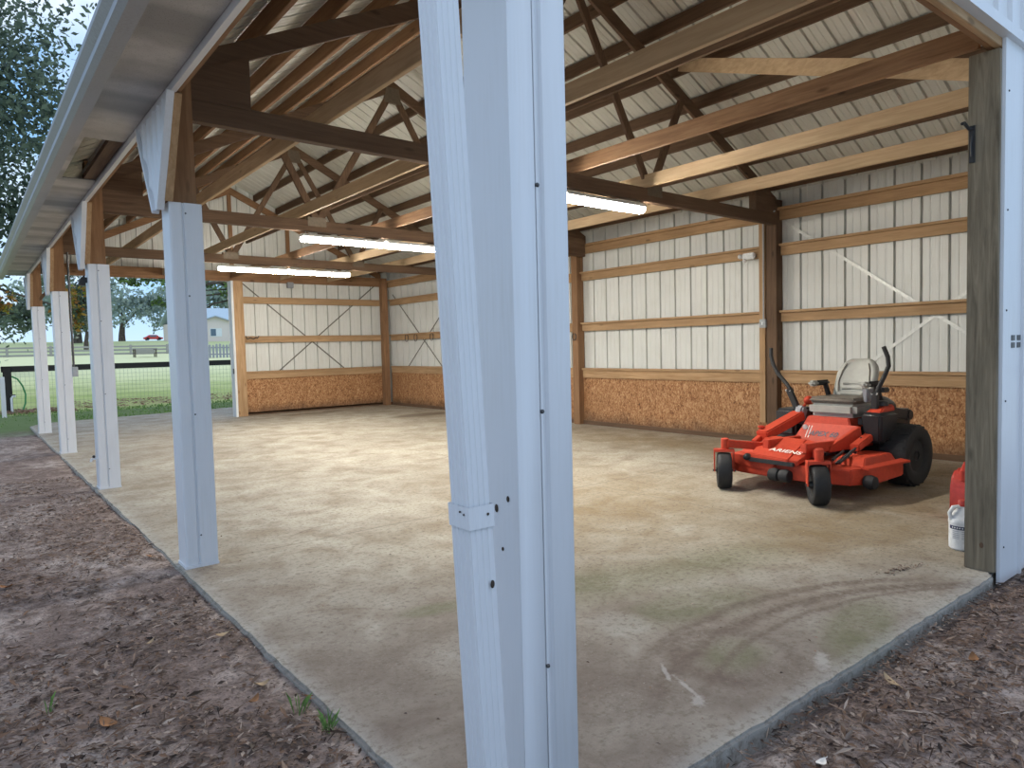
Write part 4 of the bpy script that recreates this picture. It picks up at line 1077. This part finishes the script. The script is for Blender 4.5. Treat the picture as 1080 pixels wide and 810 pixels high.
# ------------------------------------------------------------------ dark paddock fence
FY = 24.5
f = thing('paddock_fence', 'dark rail fence with wire mesh behind the barn', 'fence', (5, FY, 0))
s = MB(); s.box(.88, 15, -.05+FY, .05+FY, 1.10, 1.27); L(s, f).build('top_rail', 'tarred_wood', f, .01)
for x in (1.02, 3.42, 5.8, 9.4, 13.0):
    s = MB(); s.box(x-.10, x+.10, FY-.06, FY+.10, -.1, 1.25); L(s, f).build('fence_post', 'tarred_wood', f, .01)
s = MB()
for i in range(110):
    x = 1.1+i*.11; s.beam((x, FY-.055, 0), (x, FY-.055, 1.12), .0045, .0045, (0, 1, 0))
for j in range(9):
    z = .08+j*.125; s.beam((1.1, FY-.058, z), (13.2, FY-.058, z), .0045, .0045)
L(s, f).build('wire_mesh', 'wire', f, fix=False)
s = MB(); s.box(.76, .86, 22.0, 22.1, -.08, 1.02); tag(s.build('white_post', 'white_metal', bevel=.006), 'short white post at the left edge in front of the dark fence', 'post')
t = thing('yard_hydrant', 'small white standpipe at the foot of the dark fence end post', 'pipe', (1.08, 24.3, -.06))
s = MB(); s.tube([(0, 0, 0), (0, 0, .42), (.04, 0, .48), (.1, 0, .46)], .03, 8); s.build('pipe', 'white_plastic', t, smooth=True)
s = MB(); s.box(-.02, .1, -.02, .02, .5, .53); s.build('handle', 'dark_steel', t)
s = MB(); s.tube([(1.12, 24.38, .98), (1.25, 24.36, .90), (1.36, 24.36, .70), (1.42, 24.36, .45), (1.40, 24.34, .2), (1.34, 24.3, .02)], .022, 8); tag(s.build('garden_hose', 'hose_green', smooth=True), 'green garden hose hanging from the end of the dark fence', 'hose')

# ------------------------------------------------------------------ distance: rail fence, pickets, feeder, house, car
f = thing('rail_fence', 'weathered three-rail wooden fence across the far field', 'fence', (0, 70, 1.6))
for z in (.10, .42, .72):
    s = MB(); s.box(-22, 18.2, -.03, .03, z, z+.15); s.build('rail', 'rail_weathered', f)
for i in range(14):
    x = -21+i*3; s = MB(); s.box(x-.09, x+.09, -.09, .09, -.1, .95); s.build('fence_post', 'rail_weathered', f)
f = thing('picket_fence', 'grey picket fence in the field in front of the house', 'fence', (18.5, 60, 1.2))
for i in range(26):
    x = -3+i*.27; s = MB(); hgt = 1.05+.06*math.sin(i*1.7); s.prism([(x-.085, 0), (x+.085, 0), (x+.085, hgt), (x, hgt+.09), (x-.085, hgt)], 'y', -.02, .02); s.build('picket', 'picket_weathered', f)
for z in (.25, .8):
    s = MB(); s.box(-3.1, 4, .02, .07, z, z+.1); s.build('rail', 'picket_weathered', f)
f = thing('hay_feeder', 'low brown open feeder standing by the far rail fence', 'feeder', (12.0, 64, 1.5))
s = MB(); s.box(-.85, .85, -.4, .4, .58, .66); s.build('roof_board', 'rail_weathered', f)
s = MB(); s.hexa([(-.6, -.3, .15), (.6, -.3, .15), (.6, .3, .15), (-.6, .3, .15)], [(-.75, -.36, .5), (.75, -.36, .5), (.75, .36, .5), (-.75, .36, .5)]); s.build('trough', 'rail_weathered', f)
for x in (-.78, .78):
    for y in (-.34, .34):
        s = MB(); s.box(x-.04, x+.04, y-.04, y+.04, -.1, .59); s.build('leg', 'bark', f)
H_ = thing('house', 'pale pink house with blue-grey roof beyond the field', 'house', (25.2, 95, 3.0))
s = MB(); s.box(-3.3, 9, 0, 9, 0, 2.7); s.prism([(-2.9, 0), (2.6, 0), (2.6, 2.3), (-.1, 3.15), (-2.9, 2.3)], 'y', -4, 0); s.build('wall', 'stucco_pink', H_)
s = MB()
s.hexa([(-3.7, -.6, 2.55), (9.4, -.6, 2.55), (9.4, 4.5, 4.6), (-3.7, 4.5, 4.6)], [(-3.7, -.6, 2.72), (9.4, -.6, 2.72), (9.4, 4.5, 4.8), (-3.7, 4.5, 4.8)])
s.hexa([(-3.7, 9.6, 2.55), (9.4, 9.6, 2.55), (9.4, 4.5, 4.6), (-3.7, 4.5, 4.6)], [(-3.7, 9.6, 2.72), (9.4, 9.6, 2.72), (9.4, 4.5, 4.8), (-3.7, 4.5, 4.8)])
s.prism([(-3.3, 2.15), (-.1, 3.18), (2.95, 2.15), (2.95, 2.33), (-.1, 3.36), (-3.3, 2.33)], 'y', -4.3, 3.5); s.build('roof', 'shingle_blue', H_)
for sg in (-1, 1):
    s = MB(); s.beam((-.1, -4.33, 3.2), (-.1+sg*3.1, -4.33, 2.18), .05, .14); s.build('rake_board', 'rail_weathered', H_)
s = MB(); s.box(-.75, .65, -4.04, -3.98, .75, 1.75); wn = s.build('window', 'trim_white', H_)
s = MB(); s.box(-.68, -.06, -4.06, -4.03, .82, 1.68); s.build('pane', 'glass_dark', wn)
s = MB(); s.box(1.75, 2.1, -4.04, -3.98, 1.2, 1.7); s.build('vent', 'glass_dark', H_)
V = thing('car', 'small red car parked beyond the far rail fence', 'car', (33.6, 170, 5.0))
s = MB(); s.prism([(-1.8, .25), (1.9, .25), (1.95, .6), (1.2, .75), (.7, 1.2), (-.8, 1.2), (-1.3, .8), (-1.85, .7)], 'y', -.8, .8); s.build('body', 'car_red', V, bevel=.08)
for x in (-1.15, 1.2):
    for y in (-.8, .8):
        s = MB(); s.lathe([(.3, -.1), (.32, 0), (.3, .1)], (x, y, .32), 'y', 16); s.build('wheel', 'black_rubber', V)
s = MB(); s.prism([(-.72, .78), (.6, .78), (.55, 1.1), (-.66, 1.1)], 'y', -.815, .815); s.build('window_glass', 'glass_dark', V)

# ------------------------------------------------------------------ trees
def tree(label, base, trunk_h, tr, blobs, leaf, mat, group='trees behind the barn', limbs=(), extra=(), seed=1, name='oak_tree'):
    r_ = random.Random(seed); t = thing(name, label, 'tree', base, 0, group)
    s = MB(); bx = Vector(base); top_ = Vector((r_.uniform(-.2, .2), 0, trunk_h))
    s.tube([(0, 0, -.3), (.03, 0, trunk_h*.4), tuple(top_)], [tr*1.25, tr, tr*.75], 9)
    for b in blobs:
        c = Vector(b[:3])-bx; mid = (top_+c)/2+Vector((0, 0, .3)); s.tube([tuple(top_*.85), tuple(mid), tuple(c)], [tr*.5, tr*.3, tr*.08], 6)
    for pts in limbs: s.tube([tuple(Vector(p)-bx) for p in pts], [.09*(1-.8*i/(len(pts)-1)) for i in range(len(pts))], 6)
    s.build('trunk', 'bark', t, smooth=True)
    def cloud(bl, nm, mt2, lf):
        s = MB()
        for (cx, cy, cz, rx, ry, rz_, n_) in bl:
            # twigs: clusters inside the blob
            cl = [(r_.gauss(0, .42), r_.gauss(0, .42), r_.gauss(0, .42)) for _ in range(max(4, n_//28))]
            for k in range(n_):
                q = r_.choice(cl); sp = .16
                x, y, z = ((q[i]+r_.gauss(0, sp)) for i in range(3))
                x, y, z = cx+x*rx, cy+y*ry, cz+z*rz_
                ln = lf*r_.uniform(.6, 1.3); a = r_.random()*2*PI; tl = r_.uniform(-1.1, 1.1)
                e1 = Vector((math.cos(a)*math.cos(tl), math.sin(a)*math.cos(tl), math.sin(tl)))*ln/2
                e2 = e1.cross(Vector((r_.uniform(-1, 1), r_.uniform(-1, 1), r_.uniform(-1, 1)))).normalized()*ln*.28
                p = Vector((x, y, z))-bx
                s.add([p-e1, p-e2*.9, p+e1, p+e2], [(0, 1, 2, 3)])
        s.build(nm, mt2, t, fix=False)
    cloud(blobs, 'foliage', mat, leaf)
    for nm, mt2, lf, bl in extra: cloud(bl, nm, mt2, lf)
    return t
# the big oak whose crown hangs over the left end of the barn
tree('large dark green oak hanging over the left end of the barn roof', (-4.5, 27, -.06), 4.5, .42,
     [(-1.2, 23, 9.6, 3.2, 2.6, 2.8, 5200), (1.3, 24, 8.2, 2.1, 2.4, 2.2, 3400), (-.9, 21.5, 6.4, 1.9, 2, 1.6, 2900), (.9, 23, 5.6, 1.4, 1.6, 1.1, 1400), (-.6, 22.5, 4.6, 1.4, 1.4, .9, 1500), (-2.6, 22, 12.5, 3.4, 3, 2.6, 3000), (1.4, 25, 11.0, 2.4, 2.4, 2.4, 1900)],
     .20, 'oak_leaves', limbs=[[(-3, 26, 4.4), (-.6, 24.5, 3.9), (.8, 24.2, 3.5), (2.3, 24.4, 3.0)]],
     extra=[('autumn_foliage', 'autumn_leaves', .16, [(.9, 23.8, 3.0, .55, .6, .4, 240), (2.6, 25.5, 3.0, .45, .6, .6, 260), (.5, 23.5, 3.7, .7, .6, .4, 200)])], seed=4)
tree('dark oak with low blue-green crown at the far left beyond the fence', (-.5, 48, .6), 2.2, .3,
     [(.6, 47, 3.6, 2.2, 1.6, 1.5, 1500), (3.0, 48, 4.2, 1.5, 1.4, 1.3, 700), (-.8, 48, 5.2, 2, 1.5, 1.5, 900)], .32, 'oak_leaves', seed=8)
tree('near branchy tree with fresh green leaves dipping below the back header', (11.6, 30, 0), 3.8, .16,
     [(5.8, 28, 4.35, 1.3, .8, .4, 420), (4.9, 28, 4.2, .8, .6, .35, 260), (5.9, 28.2, 3.5, .35, .3, .3, 150), (7.0, 28.5, 3.9, .9, .7, .45, 240), (8.5, 28.5, 4.2, 1.1, .8, .5, 300), (6.5, 28.3, 3.1, .35, .4, .25, 110)],
     .17, 'fresh_leaves', limbs=[[(8.6, 28.5, 4.4), (7.2, 28.3, 4.1), (6.5, 28.2, 3.5), (6.3, 28.3, 3.1)]], seed=12, name='young_tree')
tree('dark autumn tree seen between the second and third wrapped posts', (4.72, 34, .1), 2.6, .13,
     [(3.4, 34, 4.4, .7, .7, .8, 420), (3.8, 33.6, 3.3, .5, .6, .8, 320), (4.3, 34, 4.2, .6, .6, .7, 200)], .2, 'oak_leaves',
     extra=[('autumn_foliage', 'autumn_leaves', .2, [(3.6, 33.3, 3.9, .5, .5, .8, 320), (3.7, 33.3, 3.1, .4, .4, .6, 200)])], seed=15, name='autumn_tree')
far = [(7.5, 86, 'left'), (12.5, 88, 'middle'), (17.5, 90, 'right')]
tree('wide grey-green oak in the distance left of the red car', (10.5, 92, 3.1), 2.5, .4,
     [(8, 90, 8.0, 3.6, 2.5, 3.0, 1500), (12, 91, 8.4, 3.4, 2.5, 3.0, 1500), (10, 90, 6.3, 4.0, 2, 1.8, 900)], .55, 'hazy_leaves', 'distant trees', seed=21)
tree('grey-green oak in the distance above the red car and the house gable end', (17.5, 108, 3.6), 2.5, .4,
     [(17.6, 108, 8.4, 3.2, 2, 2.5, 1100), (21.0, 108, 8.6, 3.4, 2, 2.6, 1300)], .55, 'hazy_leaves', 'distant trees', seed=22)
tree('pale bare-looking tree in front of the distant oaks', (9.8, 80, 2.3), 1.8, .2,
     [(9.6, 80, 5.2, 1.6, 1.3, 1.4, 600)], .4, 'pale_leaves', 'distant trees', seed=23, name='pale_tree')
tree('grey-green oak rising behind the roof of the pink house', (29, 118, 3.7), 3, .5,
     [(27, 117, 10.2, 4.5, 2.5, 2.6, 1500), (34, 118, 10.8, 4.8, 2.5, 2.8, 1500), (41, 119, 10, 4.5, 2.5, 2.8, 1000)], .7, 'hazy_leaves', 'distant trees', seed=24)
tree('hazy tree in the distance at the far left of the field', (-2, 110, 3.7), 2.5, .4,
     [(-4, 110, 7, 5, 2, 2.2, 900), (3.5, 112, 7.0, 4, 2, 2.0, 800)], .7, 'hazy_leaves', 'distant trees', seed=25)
